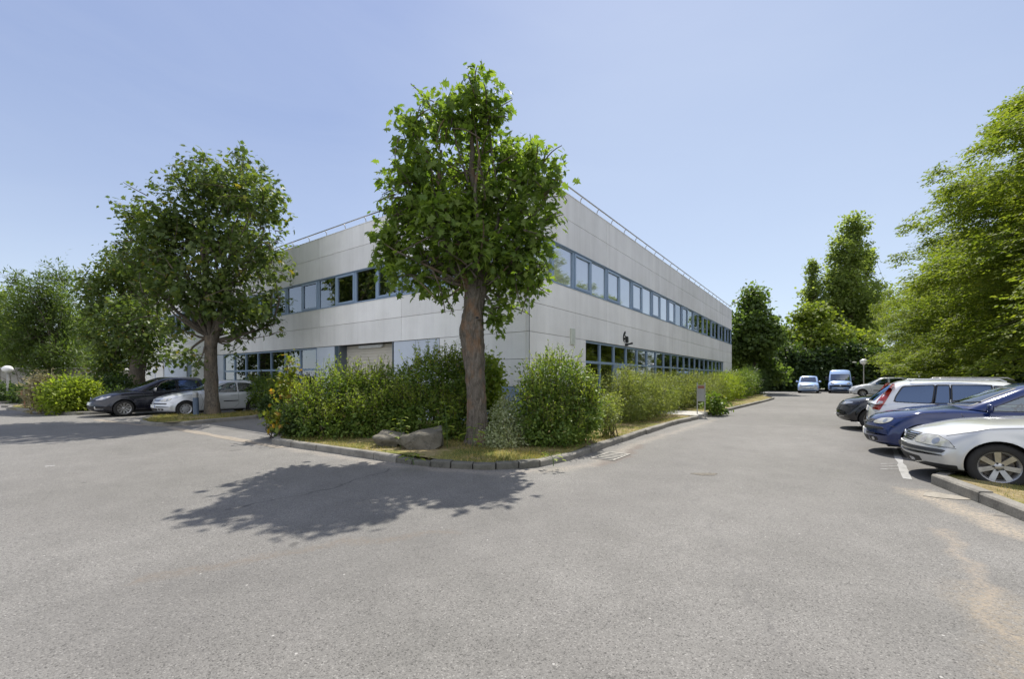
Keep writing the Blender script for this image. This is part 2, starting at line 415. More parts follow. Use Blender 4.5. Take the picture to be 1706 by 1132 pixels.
def offset(line, d):
    out = []
    for i, p in enumerate(line):
        t = (line[min(i + 1, len(line) - 1)] - line[max(i - 1, 0)]).normalized(); out.append(p + Vector((-t.y, t.x, 0)) * d)
    return out
ISL_IN = offset(ISL, .13)
isl_poly = ISL_IN + [S(36, -.2), S(0.1, -.05), S(.0, 7.2)]
sheet('verge', [(p.x, p.y) for p in isl_poly], .105, A_SOIL, cuts=4, zfun=mound)
# concrete footpath to the entrance door
pth = MB()
for k in range(3):
    a = -2.92 + k * 1.02
    M = Matrix.Translation(C0) @ Matrix.Rotation(PI / 2 - TH, 4, 'Z')
    pth.box(7.15, 9.3, a, a + 1.0, -.02, .152 if k else .148, M=M)
pth.build('footpath', A_SLAB, bevel=.008)['kind'] = 'structure'

# strip of grass between the parked cars and the yard drive
ST = smooth_line([S(-.4, 11.55), S(-2.2, 11.45), G(432, 697), G(385, 702), G(338, 706), G(290, 711), G(250, 710.5), G(232, 707), G(240, 703.5), S(-4.9, 13.9), S(-3, 13.75), S(-.4, 13.7)], 6)
STR = list(reversed(ST))
kerb('kerb', STR, .12, .12, .9, side=1)
sheet('verge', [(p.x, p.y) for p in offset(STR, .10)], .10, A_SOIL, cuts=4, zfun=mound)
# far left planted island
LI = smooth_line([G(150, 691.5), G(120, 692.5), G(80, 690), G(45, 686), G(20, 684.5), G(12, 682), G(22, 679.5), G(40, 678), S(6, 27), S(10, 22.5), S(2, 18.6), S(-2.5, 18.4), G(150, 691.5)], 5)
LI2 = list(reversed(LI)) if sum(a.x * b.y - b.x * a.y for a, b in zip(LI[:-1], LI[1:])) < 0 else LI
kerb('kerb', LI2, .13, .14, .9)
sheet('verge', [(p.x, p.y) for p in offset(LI2, .12)[:-1]], .10, A_SOIL, cuts=3, zfun=mound)
# low kerb and bed in front of the outbuilding
OB = smooth_line([G(-60, 673), G(0, 672.6), G(24, 672.2), G(60, 671.2), G(130, 670)], 4)
kerb('kerb', OB, .12, .14, 1.0)
sheet('verge', [(p.x, p.y) for p in OB] + [(-26, 34), (-48, 34)], .06, A_SOIL)
# right hand kerb, bed and worn parking line
RK = smooth_line([G(1905, 955), G(1760, 893), G(1706, 870), G(1650, 846), G(1600, 828), G(1560, 811), G(1543, 802), G(1545, 795), G(1600, 793), G(1680, 795)], 6)
RKL = list(reversed(RK))
kerb('kerb', RK, .14, .15, 1.05, side=-1, rough=.008)
rb = offset(RK, -.14)
sheet('verge', [(p.x, p.y) for p in rb] + [(9.4, 7.0), (10.5, 4.5), (8.5, 2.2)], .09, A_SOIL, cuts=4, zfun=mound)
sheet('verge', [S(-6, -13.2)[:2], S(55, -13.2)[:2], S(60, -30)[:2], S(-6, -30)[:2]], .03, A_SOIL)
RD = [S(-4, -13.2), S(52, -13.2)]
kerb('kerb', RD, .12, .14, 1.0, side=-1)
mk = MB()
M = Matrix.Translation(C0) @ Matrix.Rotation(PI / 2 - TH, 4, 'Z')
def strip(pa, pb, w, mb, z=.004, wob=0):
    d = (pb - pa).normalized(); n = Vector((-d.y, d.x, 0)) * w / 2; N = 14
    vs = []
    rr = random.Random(5)
    for i in range(N + 1):
        q = pa.lerp(pb, i / N); k = 1 + rr.uniform(-wob, wob)
        vs += [q + n * k + Vector((0, 0, z)), q - n * k + Vector((0, 0, z))]
    mb.add(vs, [(2 * i, 2 * i + 1, 2 * i + 3, 2 * i + 2) for i in range(N)])
strip(G(1512, 799), G(1490, 748), .095, mk, wob=.35); strip(G(1490, 746), G(1450, 712), .12, mk, wob=.2); strip(G(1450, 712), S(14, -7.2), .12, mk, wob=.2)
for k in range(3):
    strip(G(1467, 773.5 + k * 4.5), G(1496, 773 + k * 4.5), .03, mk, wob=.5)
strip(G(75, 778), G(92, 776.5), .08, mk, wob=.3)
mk.build('road_marking', A_ROADPAINT, fixn=True)['kind'] = 'structure'
# pale gutter band where the yard drive meets the road
gt = MB(); strip(G(160, 700), G(239, 709.5), .22, gt, .004, .3); strip(G(285, 713.5), G(470, 746.5), .24, gt, .004, .3)
gt.build('gutter', m_concrete('gutter_concrete', (.27, .235, .19), .6, 2))['kind'] = 'structure'
# bare patch worn in the road
pp = G(1175, 791)
bm_ = [(pp.x + .19 * math.cos(a) * (1 + .3 * math.sin(3 * a)), pp.y + .13 * math.sin(a) * (1 + .3 * math.cos(2 * a))) for a in [k * PI / 10 for k in range(20)]]
sheet('road_patch', bm_, .004, plain('patch_tar', (.135, .12, .095), .9, vary=.5, nscale=20, bump=.8))
# slab of old concrete beside the right kerb
cs = [G(1537, 827), G(1541, 822), G(1556, 821), G(1600, 828), G(1622, 834), G(1598, 833.5), G(1566, 831)]
sheet('road_patch', [(p.x, p.y) for p in cs], .006, m_concrete('old_concrete', (.31, .28, .23), .6, 3))

# drain grate
dg = empty('drain_grate', G(1018, 761), PI / 2 - TH)
tag(dg, 'rectangular steel drain grate with five slots set in the road beside the kerb', 'drain grate')
mb = MB(); mb.box(-.40, .40, -.20, .20, .002, .006); mb.build('pit', A_DARK, dg)
mb = MB()
mb.box(-.44, .44, -.24, -.20, .0, .014); mb.box(-.44, .44, .20, .24, .0, .014); mb.box(-.44, -.40, -.20, .20, .0, .014); mb.box(.40, .44, -.20, .20, .0, .014)
for k in range(6):
    x = -.40 + k * .16 - .04
    if k: mb.box(x, x + .075, -.20, .20, .0, .013)
mb.build('grating', plain('worn_grate', (.24, .225, .20), .55, .3, vary=.3, nscale=14), dg, bevel=.002)
# ------------------------------------------------------------------ office building (local x = along entrance facade, y = along yard facade)
ZT, ZUM, ZST, ZSB, ZLM, ZPB, ZTR = 7.63, 6.78, 5.86, 4.56, 3.77, 2.91, 2.12
BLEN, BDEP, MOD, WIN = 32.5, 35.2, 5.4, 1.35
B = empty('office_building', C0, PI / 2 - TH)
tag(B, 'two storey pale panelled office building with long bands of blue framed windows', 'building')
class Face:
    """a facade: a = metres along it, d = metres outwards, z up -> building coordinates"""
    def __init__(s, side): s.side = side
    def p(s, a, d, z): return Vector((a, -d, z)) if s.side == 'R' else Vector((-d, a, z))
    def box(s, mb, a0, a1, d0, d1, z0, z1, mi=0):
        if s.side == 'R': mb.box(a0, a1, -d1, -d0, z0, z1, mi)
        else: mb.box(-d1, -d0, a0, a1, z0, z1, mi)
    def M(s, a, d, z):
        """matrix whose x runs along the facade, y outwards->-y..., z up"""
        if s.side == 'R': return Matrix.Translation((a, -d, z))
        return Matrix.Translation((-d, a, z)) @ Matrix.Rotation(-PI / 2, 4, 'Z')
FR, FL = Face('R'), Face('L')
J = .006
wall = MB(); para = MB(); plinth = MB(); plinth2 = MB(); backer = MB()
def panels(F, mb, a0, a1, z0, z1, joints, depth=.12, dd=0.0):
    xs = [a0] + [j for j in joints if a0 + .05 < j < a1 - .05] + [a1]
    for x0, x1 in zip(xs[:-1], xs[1:]):
        F.box(mb, x0 + J, x1 - J, -depth, dd, z0 + J, z1 - J)
rj = [MOD * k for k in range(1, 7)]
lj = [MOD * k + .15 for k in range(1, 8)]
for F, L, js in ((FR, BLEN, rj), (FL, BDEP, lj)):
    s0 = 0.0 if F is FR else .125
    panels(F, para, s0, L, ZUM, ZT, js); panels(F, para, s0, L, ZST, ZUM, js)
    panels(F, wall, s0, L, ZLM, ZSB, js); panels(F, wall, s0, L, ZPB, ZLM, js)
# ground floor wall pieces
GW0, GWN, GWW = 3.60, 19, 1.325
GW1 = GW0 + GWN * GWW
for (a0, a1) in ((0, GW0), (GW1, BLEN)):
    panels(FR, wall, a0, a1, ZTR, ZPB, rj); panels(FR, wall, a0, a1, 1.31, ZTR, rj)
    panels(FR, plinth if a0 < 1 else plinth2, a0, a1, 0, 1.31, rj)
for (a0, a1) in ((.125, 3.62), (21.9, 25.6), (30.9, BDEP)):
    panels(FL, wall, a0, a1, ZTR, ZPB, lj); panels(FL, wall, a0, a1, 1.31, ZTR, lj)
    panels(FL, plinth if a0 < 1 else wall, a0, a1, 0, 1.31, lj)
# dark backing behind the joints, floors inside, flat roof
FR.box(backer, .2, BLEN - .2, -.20, -.125, 0, ZT - .1) if False else None
for z0, z1 in ((ZPB + .02, ZSB - .02), (ZST + .02, ZT - .03)):
    FR.box(backer, .13, BLEN - .13, -.30, -.118, z0, z1); FL.box(backer, .31, BDEP - .13, -.30, -.118, z0, z1)
for (a0, a1) in ((.14, GW0 - .02), (GW1 + .02, BLEN - .13)): FR.box(backer, a0, a1, -.25, -.115, 0, ZPB)
for (a0, a1) in ((.32, 3.6), (21.92, 25.58), (30.92, BDEP - .13)): FL.box(backer, a0, a1, -.25, -.115, 0, ZPB)
backer.box(.3, BLEN - .3, .3, BDEP - .3, ZPB + .05, ZPB + .35); backer.box(.05, BLEN - .05, .05, BDEP - .05, ZT - .42, ZT - .22)
backer.box(BLEN - .15, BLEN - .02, .14, BDEP, 0, ZT - .05); backer.box(.14, BLEN - .1, BDEP - .14, BDEP - .02, 0, ZT - .05)
inner_ = MB(); inner_.box(4.4, BLEN - .2, 4.4, BDEP - .3, 0.01, ZT - .5)
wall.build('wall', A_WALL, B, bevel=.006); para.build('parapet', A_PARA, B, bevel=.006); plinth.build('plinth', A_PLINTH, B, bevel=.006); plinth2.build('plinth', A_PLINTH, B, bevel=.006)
backer.build('wall_backing', A_JOINT, B); inner_.build('interior_wall', A_DARK, B)
# copings
cp = MB()
cp.box(-.012, BLEN + .01, -.012, .13, ZT - .012, ZT + .014); cp.box(-.012, .13, .132, BDEP, ZT - .012, ZT + .014)
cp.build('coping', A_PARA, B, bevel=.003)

# --- upper windows: a frame, a pane, sometimes a sash and a blind
def frame_mesh(w, h, sash):
    mb = MB(); t = .055; dpt = .09
    def ring(x0, x1, z0, z1, t, y0, y1):
        mb.box(x0, x0 + t, y0, y1, z0, z1); mb.box(x1 - t, x1, y0, y1, z0, z1)
        mb.box(x0 + t, x1 - t, y0, y1, z1 - t, z1); mb.box(x0 + t, x1 - t, y0, y1, z0, z0 + t)
    ring(0.002, w - .002, 0.004, h - .004, t, 0, dpt)
    if sash: ring(t + .006, w - t - .006, t + .006, h - t - .006, .075, -.028, .05)
    return mb.mesh('window_frame', A_ALU)
def pane_mesh(w, h, m, y, inset):
    mb = MB(); mb.add([(inset, y, inset), (w - inset, y, inset), (w - inset, y, h - inset), (inset, y, h - inset)], [(0, 1, 2, 3)])
    return mb.mesh('pane', m, fixn=False)
HU = ZSB and (ZST - ZSB)
FM = {True: frame_mesh(WIN, HU, True), False: frame_mesh(WIN, HU, False)}
PM = {(s, b): pane_mesh(WIN, HU, A_GLASSB if b else A_GLASS, .02 if s else .045, .10 if s else .05) for s in (True, False) for b in (True, False)}
BM = pane_mesh(WIN, HU, A_BLIND, .075, .056)
def put(name, me, parent, M=None):
    o = bpy.data.objects.new(name, me)
    if M is not None: o.matrix_local = M
    return link(o, parent)
def upper_window(F, a, sash, blind):
    M = F.M(a, -.045, ZSB) if F is FR else F.M(a + WIN, -.045, ZSB)
    w = put('window', FM[sash], B, M)
    put('pane', PM[(sash, blind > 0)], w)
    if blind:
        b = put('blind', BM, w)
        if blind < 1: b.scale = (1, 1, blind); b.location = (0, 0, HU * (1 - blind))
NR = 24
for k in range(NR): upper_window(FR, .06 + k * WIN, k % 2 == 0, 1 if k < 11 else 0)
for k in range(26): upper_window(FL, .30 + k * WIN - (.0 if k else 0), k % 2 == 0, 0)
# sill and head trims
tr = MB()
for F, L in ((FR, BLEN), (FL, BDEP)):
    s0 = .02 if F is FR else .14
    F.box(tr, s0, L - .02, -.05, .018, ZSB - .006, ZSB + .022); F.box(tr, s0, L - .02, -.05, -.004, ZST - .02, ZST + .004)
FR.box(tr, .06 + NR * WIN, BLEN - .02, -.12, -.03, ZSB + .03, ZST - .02); FL.box(tr, .14, .30, -.12, -.03, ZSB + .03, ZST - .02)
tr.build('window_trim', A_ALU, B)

# --- ground floor glazing: frame with a transom, two panes each
def gframe(w, h, zt_):
    mb = MB(); t = .038
    mb.box(0, t, 0, .10, 0, h); mb.box(w - t, w, 0, .10, 0, h)
    mb.box(t, w - t, 0.003, .10, h - .07, h); mb.box(t, w - t, 0.003, .10, 0, .07); mb.box(t, w - t, 0.003, .10, zt_ - .045, zt_ + .045)
    return mb.mesh('window_frame', A_ALU)
def gpane(w, z0, z1, m=None):
    mb = MB(); mb.add([(.036, .05, z0), (w - .036, .05, z0), (w - .036, .05, z1), (.036, .05, z1)], [(0, 1, 2, 3)])
    return mb.mesh('pane', m or A_GLASS, fixn=False)
gf = gframe(GWW, ZPB - .03, ZTR); gp0 = gpane(GWW, .06, ZTR - .04); gp1 = gpane(GWW, ZTR + .04, ZPB - .09)
for k in range(GWN):
    if k == 2: continue
    w = put('window', gf, B, FR.M(GW0 + k * GWW, -.05, .02)); put('pane', gp0, w); put('pane', gp1, w)
# entrance door in the third bay
a = GW0 + 2 * GWW
d = MB(); w_ = GWW
d.box(0, .04, 0, .10, 0, ZPB - .03); d.box(w_ - .04, w_, 0, .10, 0, ZPB - .03); d.box(.04, w_ - .04, .003, .10, ZPB - .10, ZPB - .03); d.box(.04, w_ - .04, .003, .10, ZTR - .05, ZTR + .04)
d.box(.05, .15, -.02, .06, .02, ZTR - .06); d.box(w_ - .15, w_ - .05, -.02, .06, .02, ZTR - .06); d.box(.15, w_ - .15, -.02, .06, ZTR - .17, ZTR - .06); d.box(.15, w_ - .15, -.02, .06, .02, .22)
d.box(.15, w_ - .15, -.015, .055, .98, 1.04)
door = d.build('entrance_door', A_ALU, B); door.matrix_local = FR.M(a, -.05, .02)
put('pane', gpane(w_, ZTR + .04, ZPB - .09), door); put('pane', gpane(w_, .2, ZTR - .15), door)
n_ = MB(); n_.box(.17, .60, -.034, -.022, 1.06, 1.86); nt = n_.build('notice', A_PAPER, door)
n_ = MB(); rr = random.Random(2)
for k in range(9): n_.box(.22, .22 + rr.uniform(.18, .32), -.037, -.0345, 1.70 - k * .065, 1.715 - k * .065)
n_.box(.33, .44, -.037, -.0345, 1.76, 1.82); n_.build('notice_print', plain('print_grey', (.28, .30, .34), .7), nt)
h_ = MB(); h_.box(.70, .86, -.12, -.022, .35, 1.98); h_.build('door_post', A_GALV, door)
# yard facade glazing
YG0, YGN, YGW = 11.25, 7, 1.38
gfl = gframe(YGW, ZPB - .03, 1.93); yp0 = gpane(YGW, .06, 1.9); yp1 = gpane(YGW, 1.96, ZPB - .09)
for k in range(YGN):
    w = put('window', gfl, B, FL.M(YG0 + (k + 1) * YGW, -.05, .02)); put('pane', yp0, w); put('pane', yp1, w)
YG1 = YG0 + YGN * YGW
# blue grey panels, roller shutters, yard door
def blue_panels(a0, a1, n, zsplit=1.93):
    mb = MB(); w = (a1 - a0) / n
    for k in range(n):
        FL.box(mb, a0 + k * w + .008, a0 + (k + 1) * w - .008, -.09, -.03, zsplit + .008, ZPB - .01)
        FL.box(mb, a0 + k * w + .008, a0 + (k + 1) * w - .008, -.09, -.03, .02, zsplit - .008)
    FL.box(mb, a0, a1, -.13, -.095, .0, ZPB)
    return mb.build('infill_panel', A_BLUEPANEL, B, bevel=.004)
blue_panels(3.66, 6.02, 2); blue_panels(9.85, 11.2, 1); blue_panels(YG1 + .03, 21.88, 1)
def shutter(a0, a1, name='roller_shutter'):
    mb = MB(); z = .02
    while z < ZPB - .02:
        FL.box(mb, a0 + .02, a1 - .02, -.42, -.375, z, min(z + .108, ZPB)); FL.box(mb, a0 + .02, a1 - .02, -.42, -.385, z + .108, z + .12); z += .12
    o = mb.build(name, A_SHUTTER, B, bevel=.01)
    mb = MB(); FL.box(mb, a0 - .03, a0 + .018, -.45, -.02, 0, ZPB); FL.box(mb, a1 - .018, a1 + .03, -.45, -.02, 0, ZPB); FL.box(mb, a0, a1, -.60, -.45, 0, ZPB)
    mb.build('guide_rail', A_DARK if False else plain('reveal_grey' + name + str(int(a0)), (.12, .14, .16), .6), o)
    return o
shutter(6.08, 9.5); 
ho = MB(); FL.box(ho, 9.52, 9.84, -.10, -.05, 0, ZPB); ho.build('reveal', plain('reveal_blue', (.05, .08, .11), .5), B)
lt = MB(); FL.box(lt, 7.0, 8.5, -.36, -.26, ZPB - .13, ZPB - .03); FL.box(lt, 7.1, 8.4, -.345, -.275, ZPB - .155, ZPB - .131); lt.build('strip_light', A_WHITE, B, bevel=.008)
yd = MB()
for k in range(2):
    FL.box(yd, 26.6 + k * 2.1 + .01, 26.6 + (k + 1) * 2.1 - .01, -.10, -.05, .02, 1.55); FL.box(yd, 26.6 + k * 2.1 + .01, 26.6 + (k + 1) * 2.1 - .01, -.10, -.05, 1.57, ZPB - .02)
FL.box(yd, 26.6, 30.8, -.15, -.105, 0, ZPB)
yd.build('yard_door', A_BLUEPANEL, B, bevel=.004)
rv = MB(); FL.box(rv, 25.65, 26.57, -.5, -.12, 0, ZPB); rv.build('reveal', plain('reveal_slate', (.20, .25, .32), .5), B)
bx = MB(); FL.box(bx, 32.4, 33.5, .003, .05, 1.0, 2.05); FL.box(bx, 32.5, 33.4, .051, .06, 1.1, 1.95, 1); bx.build('meter_cupboard', [A_BLUEPANEL, A_WHITE], B, bevel=.005)
jb = MB(); FR.box(jb, 2.42, 2.72, .003, .05, 2.68, 3.22); jb.build('junction_box', plain('box_cream', (.60, .62, .54), .5), B, bevel=.008)
# downpipe style corner joint trim
cj = MB(); cj.box(-.006, .004, -.006, .004, 1.3, ZSB); cj.build('corner_joint', A_JOINT, B)
# roof railing
rl = MB(); zr = ZT + .27
o_ = .10
rl.tube([(BLEN, -o_ + .12, zr), (0.05, -o_ + .12, zr), (.02, .05, zr), (.02, BDEP, zr)], .026, 10)
rail = rl.build('roof_railing', A_GALV, B, smooth=True, auto=50)
pm = MB(); pm.tube([(0, .10, -.27), (0, .10, -.17), (0, .075, -.07), (0, .02, 0)], [.018, .018, .017, .016], 8); pmesh = pm.mesh('railing_post', A_GALV, True)
for k in range(24): put('railing_post', pmesh, rail, Matrix.Translation((.7 + k * 1.35, .02, zr)))
for k in range(25): put('railing_post', pmesh, rail, Matrix.Translation((.02, .9 + k * 1.38, zr)) @ Matrix.Rotation(-PI / 2, 4, 'Z'))
# number 6 with a small B, spotlight under it
def text_mesh(txt, size, ext, mat, name, bold=.0):
    cu = bpy.data.curves.new(name, 'FONT'); cu.body = txt; cu.size = size; cu.extrude = ext; cu.offset = bold
    o = bpy.data.objects.new(name, cu); COL.objects.link(o)
    me = bpy.data.meshes.new_from_object(o.evaluated_get(bpy.context.evaluated_depsgraph_get()))
    bpy.data.objects.remove(o); me.materials.clear(); me.materials.append(mat); me.name = name
    return me
six = text_mesh('6', .60, .02, A_BLACK, 'number_six', .017); bee = text_mesh('B', .36, .02, A_BLACK, 'letter_b', .012)
R90 = Matrix.Rotation(PI / 2, 4, 'X')
n6 = put('house_number', six, B, FR.M(7.02, .025, 3.10) @ R90)
put('letter', bee, n6, Matrix.Translation((.34, -.02, .002)))
sp = MB(); FR.box(sp, 7.26, 7.40, 0.001, .10, 2.93, 3.02); sp.tube([FR.p(7.33, .10, 2.99), FR.p(7.36, .30, 3.03)], [.03, .045], 10); sp.build('spotlight', A_BLACK, B)
# ------------------------------------------------------------------ vegetation
def _unit(a): return a / np.maximum(np.linalg.norm(a, axis=1, keepdims=True), 1e-9)
LEAF_SHAPES = {
 # (points along tip axis, across, lift), faces
 'oval': (np.array([(0, 0, 0), (.45, .27, .05), (1, 0, -.06), (.45, -.27, .05)]), [(0, 3, 2), (0, 2, 1)]),
 'wide': (np.array([(0, 0, 0), (.28, .34, .05), (.68, .30, .03), (1, 0, -.08), (.68, -.30, .03), (.28, -.34, .05)]), [(0, 3, 2, 1), (0, 5, 4, 3)]),
 'narrow': (np.array([(0, 0, 0), (.4, .13, .03), (1, 0, -.05), (.4, -.13, .03)]), [(0, 3, 2), (0, 2, 1)]),
 'maple': (np.array([(0, 0, 0), (.06, .30, .0), (.34, .22, .04), (.30, .58, -.06), (.52, .24, .04), (.62, .36, 0), (.70, .14, .03), (1, 0, -.10),
                     (.70, -.14, .03), (.62, -.36, 0), (.52, -.24, .04), (.30, -.58, -.06), (.34, -.22, .04), (.06, -.30, 0), (.40, 0, -.02)]),
           [(14, i + 1, i) for i in range(0, 13)] + [(14, 0, 13)]),
 'blade': (np.array([(0, .05, 0), (0, -.05, 0), (.55, -.035, .02), (1, 0, .22), (.55, .035, .02)]), [(0, 1, 2, 4), (4, 2, 3)]),
 'card': (np.array([(0, -.1, 0), (.35, -.42, .06), (.75, -.30, .0), (1.0, .02, -.1), (.7, .36, .02), (.3, .40, .05)]), [(0, 1, 2, 3), (0, 3, 4, 5)]),
}
def leaf_mesh(name, pos, dirs, nrm, size, shape, mat, asp=None):
    pts, faces = LEAF_SHAPES[shape]; n = len(pos); k = len(pts)
    d = _unit(dirs); z = _unit(nrm - d * np.sum(nrm * d, 1, keepdims=True)); y = np.cross(z, d)
    sz = np.asarray(size).reshape(-1, 1, 1)
    wy = (asp if asp is not None else np.ones(n)).reshape(-1, 1, 1)
    v = pos[:, None, :] + sz * (pts[None, :, 0:1] * d[:, None, :] + wy * pts[None, :, 1:2] * y[:, None, :] + pts[None, :, 2:3] * z[:, None, :])
    me = bpy.data.meshes.new(name); me.vertices.add(n * k); me.vertices.foreach_set('co', v.reshape(-1).astype(np.float32))
    idx = np.concatenate([np.array(f) for f in faces]); lens = np.array([len(f) for f in faces])
    loops = (np.arange(n)[:, None] * k + idx[None, :]).reshape(-1)
    me.loops.add(len(loops)); me.loops.foreach_set('vertex_index', loops.astype(np.int32))
    tot = np.tile(lens, n); st = np.concatenate([[0], np.cumsum(tot)[:-1]])
    me.polygons.add(len(tot)); me.polygons.foreach_set('loop_start', st.astype(np.int32))
    try: me.polygons.foreach_set('loop_total', tot.astype(np.int32))
    except Exception: pass
    me.materials.append(mat); me.update(calc_edges=True); me.validate(); return me
def lobes_points(rng, lobes, n, shell=.55, power=.72):
    """n points inside a set of ellipsoids, denser towards their skin; lobes: (cx,cy,cz,rx,ry,rz[,weight])"""
    L = np.array([l[:6] for l in lobes], float); wt = np.array([(l[3] * l[4] * l[5]) ** power * (l[6] if len(l) > 6 else 1) for l in lobes]); wt /= wt.sum()
    li = rng.choice(len(L), n, p=wt); u = _unit(rng.normal(size=(n, 3)))
    r = (shell + (1 - shell) * rng.random(n) ** .8); inn = rng.random(n) < .22; r[inn] = rng.random(inn.sum()) ** .5 * .85
    r *= 1 + .09 * rng.normal(size=n) * (~inn)
    q = u * r[:, None]
    return L[li, :3] + q * L[li, 3:], _unit(u / L[li, 3:]), li
def crown(name, rng, lobes, nclump, per, size, shape, mat, parent, spread=.20, droop=.5, out=.7, shell=.55, sz_var=.48, flat=.8, gap=0.0, power=.72, zmin=None, layer=0.0):
    p, o, li = lobes_points(rng, lobes, nclump, shell, power)
    if gap:      # leave real holes: drop clumps where a slow noise is low
        f = np.sin(p[:, 0] * 2.1 + 1.3 * np.sin(p[:, 2] * 1.7)) + np.sin(p[:, 1] * 2.3 + p[:, 2] * 1.9) + .8 * np.sin(p[:, 2] * 2.9 + p[:, 0])
        keep = f > (-1.6 + gap); p, o = p[keep], o[keep]
    if zmin is not None:
        k = p[:, 2] > zmin; p, o = p[k], o[k]
    n = len(p); P = np.repeat(p, per, 0); O = np.repeat(o, per, 0); N = n * per
    ax = _unit(O + .5 * rng.normal(size=(n, 3)).repeat(per, 0)); ax[:, 2] = ax[:, 2] * (1 - layer) - .1 * layer; ax = _unit(ax)
    t = np.tile(np.linspace(-.8, 1, per), n)
    jit = rng.normal(size=(N, 3)); jit[:, 2] *= (1 - layer * .8)
    P = P + ax * (t * spread * 1.2)[:, None] + jit * spread * .45
    d = O * out + .75 * rng.normal(size=(N, 3)); d[:, 2] -= droop
    nz = np.tile([0, 0, 1.0], (N, 1)) * flat + O * .45 + .45 * rng.normal(size=(N, 3))
    s = size * (1 + sz_var * rng.uniform(-1, 1, N))
    me = leaf_mesh(name, P, d, nz, s, shape, mat)
    return link(bpy.data.objects.new(name, me), parent), p
def vlerp(a, b, t): return Vector(a).lerp(Vector(b), t)
def limb(mb, a, b, r0, r1, rng, n=6, bend=.12, seg=8, sag=0.0):
    a = Vector(a); b = Vector(b); L = (b - a).length; pts = []; rad = []
    off = Vector(rng.normal(size=3)) * bend * L
    for i in range(n + 1):
        t = i / n; pts.append(a.lerp(b, t) + off * math.sin(PI * t) * .6 + Vector(rng.normal(size=3)) * .012 * L * (0 < i < n) + Vector((0, 0, -sag * math.sin(PI * t))))
        rad.append(r0 + (r1 - r0) * t ** .8)
    mb.tube(pts, rad, seg, wob=.06); return pts
def trunk_mesh(name, path, radii, limbs, twigs, rng, mat, parent, wob=.05, seg=18, dense=6, fine=False, lines=()):
    if fine: seg, dense = 64, 16
    """path: control points of the bole; limbs: list of (start, end, r0, r1)"""
    mb = MB(); P = smooth_line(path, dense); R = []
    for i in range(len(P)):
        f = i / (len(P) - 1) * (len(radii) - 1); k = min(int(f), len(radii) - 2); R.append(radii[k] + (radii[k + 1] - radii[k]) * (f - k))
    vs = []; n = seg; ph = rng.uniform(0, 6, 6)
    for i, p in enumerate(P):
        for k in range(n):
            a = 2 * PI * k / n; z = p.z
            r = R[i] * (1 + wob * (math.sin(3 * a + ph[0] + z * 1.3) + .7 * math.sin(5 * a + ph[1] - z * 2.1) + .6 * math.sin(2 * a + ph[2] + z * 3.7)) + (0 if fine else .03 * rng.normal()))
            if fine:
                zz = z * 9; ridge = abs(math.sin(9 * a + 1.6 * math.sin(zz * .31 + a) + .8 * math.sin(zz * .83 + 3 * a))) * abs(math.sin(17 * a + 2.1 * math.sin(zz * .47 - a)))
                r = r * (1 + .012 * rng.normal() - .03 * 0) + .022 * (ridge - .35) + .012 * math.sin(zz * 1.9 + 5 * math.sin(2 * a)) * math.sin(a * 4 + zz * .4)
                if z < .45: r += .11 * (1 - z / .45) ** 2 * max(0, math.sin(2.5 * a + ph[3])) ** 1.5
            vs.append(p + Vector((math.cos(a) * r, math.sin(a) * r, 0)))
    fs = [(i * n + k, i * n + (k + 1) % n, (i + 1) * n + (k + 1) % n, (i + 1) * n + k) for i in range(len(P) - 1) for k in range(n)]
    fs.append(tuple((len(P) - 1) * n + k for k in range(n)))
    mb.add(vs, fs)
    ends = []
    for (a, b, r0, r1) in limbs: ends.append(limb(mb, a, b, r0, r1, rng))
    for (a, b, r) in twigs: limb(mb, a, b, r, r * .3, rng, n=4, seg=5, bend=.10)
    for P_ in lines: mb.tube(P_, [.006 + .0022 * L for L in range(len(P_), 0, -1)], 4, caps=False)
    return mb.build(name, mat, parent, smooth=True, auto=70, fixn=False)
def sprig_leaves(rng, lobes, count, length, size, per, up=.35):
    """leafy twigs pushing out of the crown: returns twig lines and leaf arrays"""
    tw = []; P = []; Dv = []; Nv = []; Sz = []
    p, o, li = lobes_points(rng, lobes, count, .86, .6)
    for a, u in zip(p, o):
        d = u * .8 + rng.normal(size=3) * .35; d[2] += up; d /= np.linalg.norm(d); L = length * rng.uniform(.45, 1.25); side = np.cross(d, rng.normal(size=3)); side /= np.linalg.norm(side)
        st = a - d * L * .55; pts = [st + d * L * t + side * L * .10 * math.sin(2.2 * t) - np.array([0, 0, .16 * L * t * t]) for t in np.linspace(0, 1.15, 6)]
        tw.append([Vector(q) for q in pts])
        for k in range(per):
            t = .35 + .8 * (k + rng.random() * .6) / per; i = min(int(t / 1.15 * 5), 4); f = t / 1.15 * 5 - i; q = pts[i] * (1 - f) + pts[i + 1] * f
            sd = side * (1 if k % 2 else -1); dd = sd * .8 + d * .55 + rng.normal(size=3) * .25; dd[2] -= .35
            P.append(q + sd * size * .25); Dv.append(dd); Nv.append(np.array([0, 0, 1.0]) + u * .3 + rng.normal(size=3) * .3); Sz.append(size * rng.uniform(.55, 1.15) * (1.15 - .35 * t))
    return tw, (np.array(P), np.array(Dv), np.array(Nv), np.array(Sz))
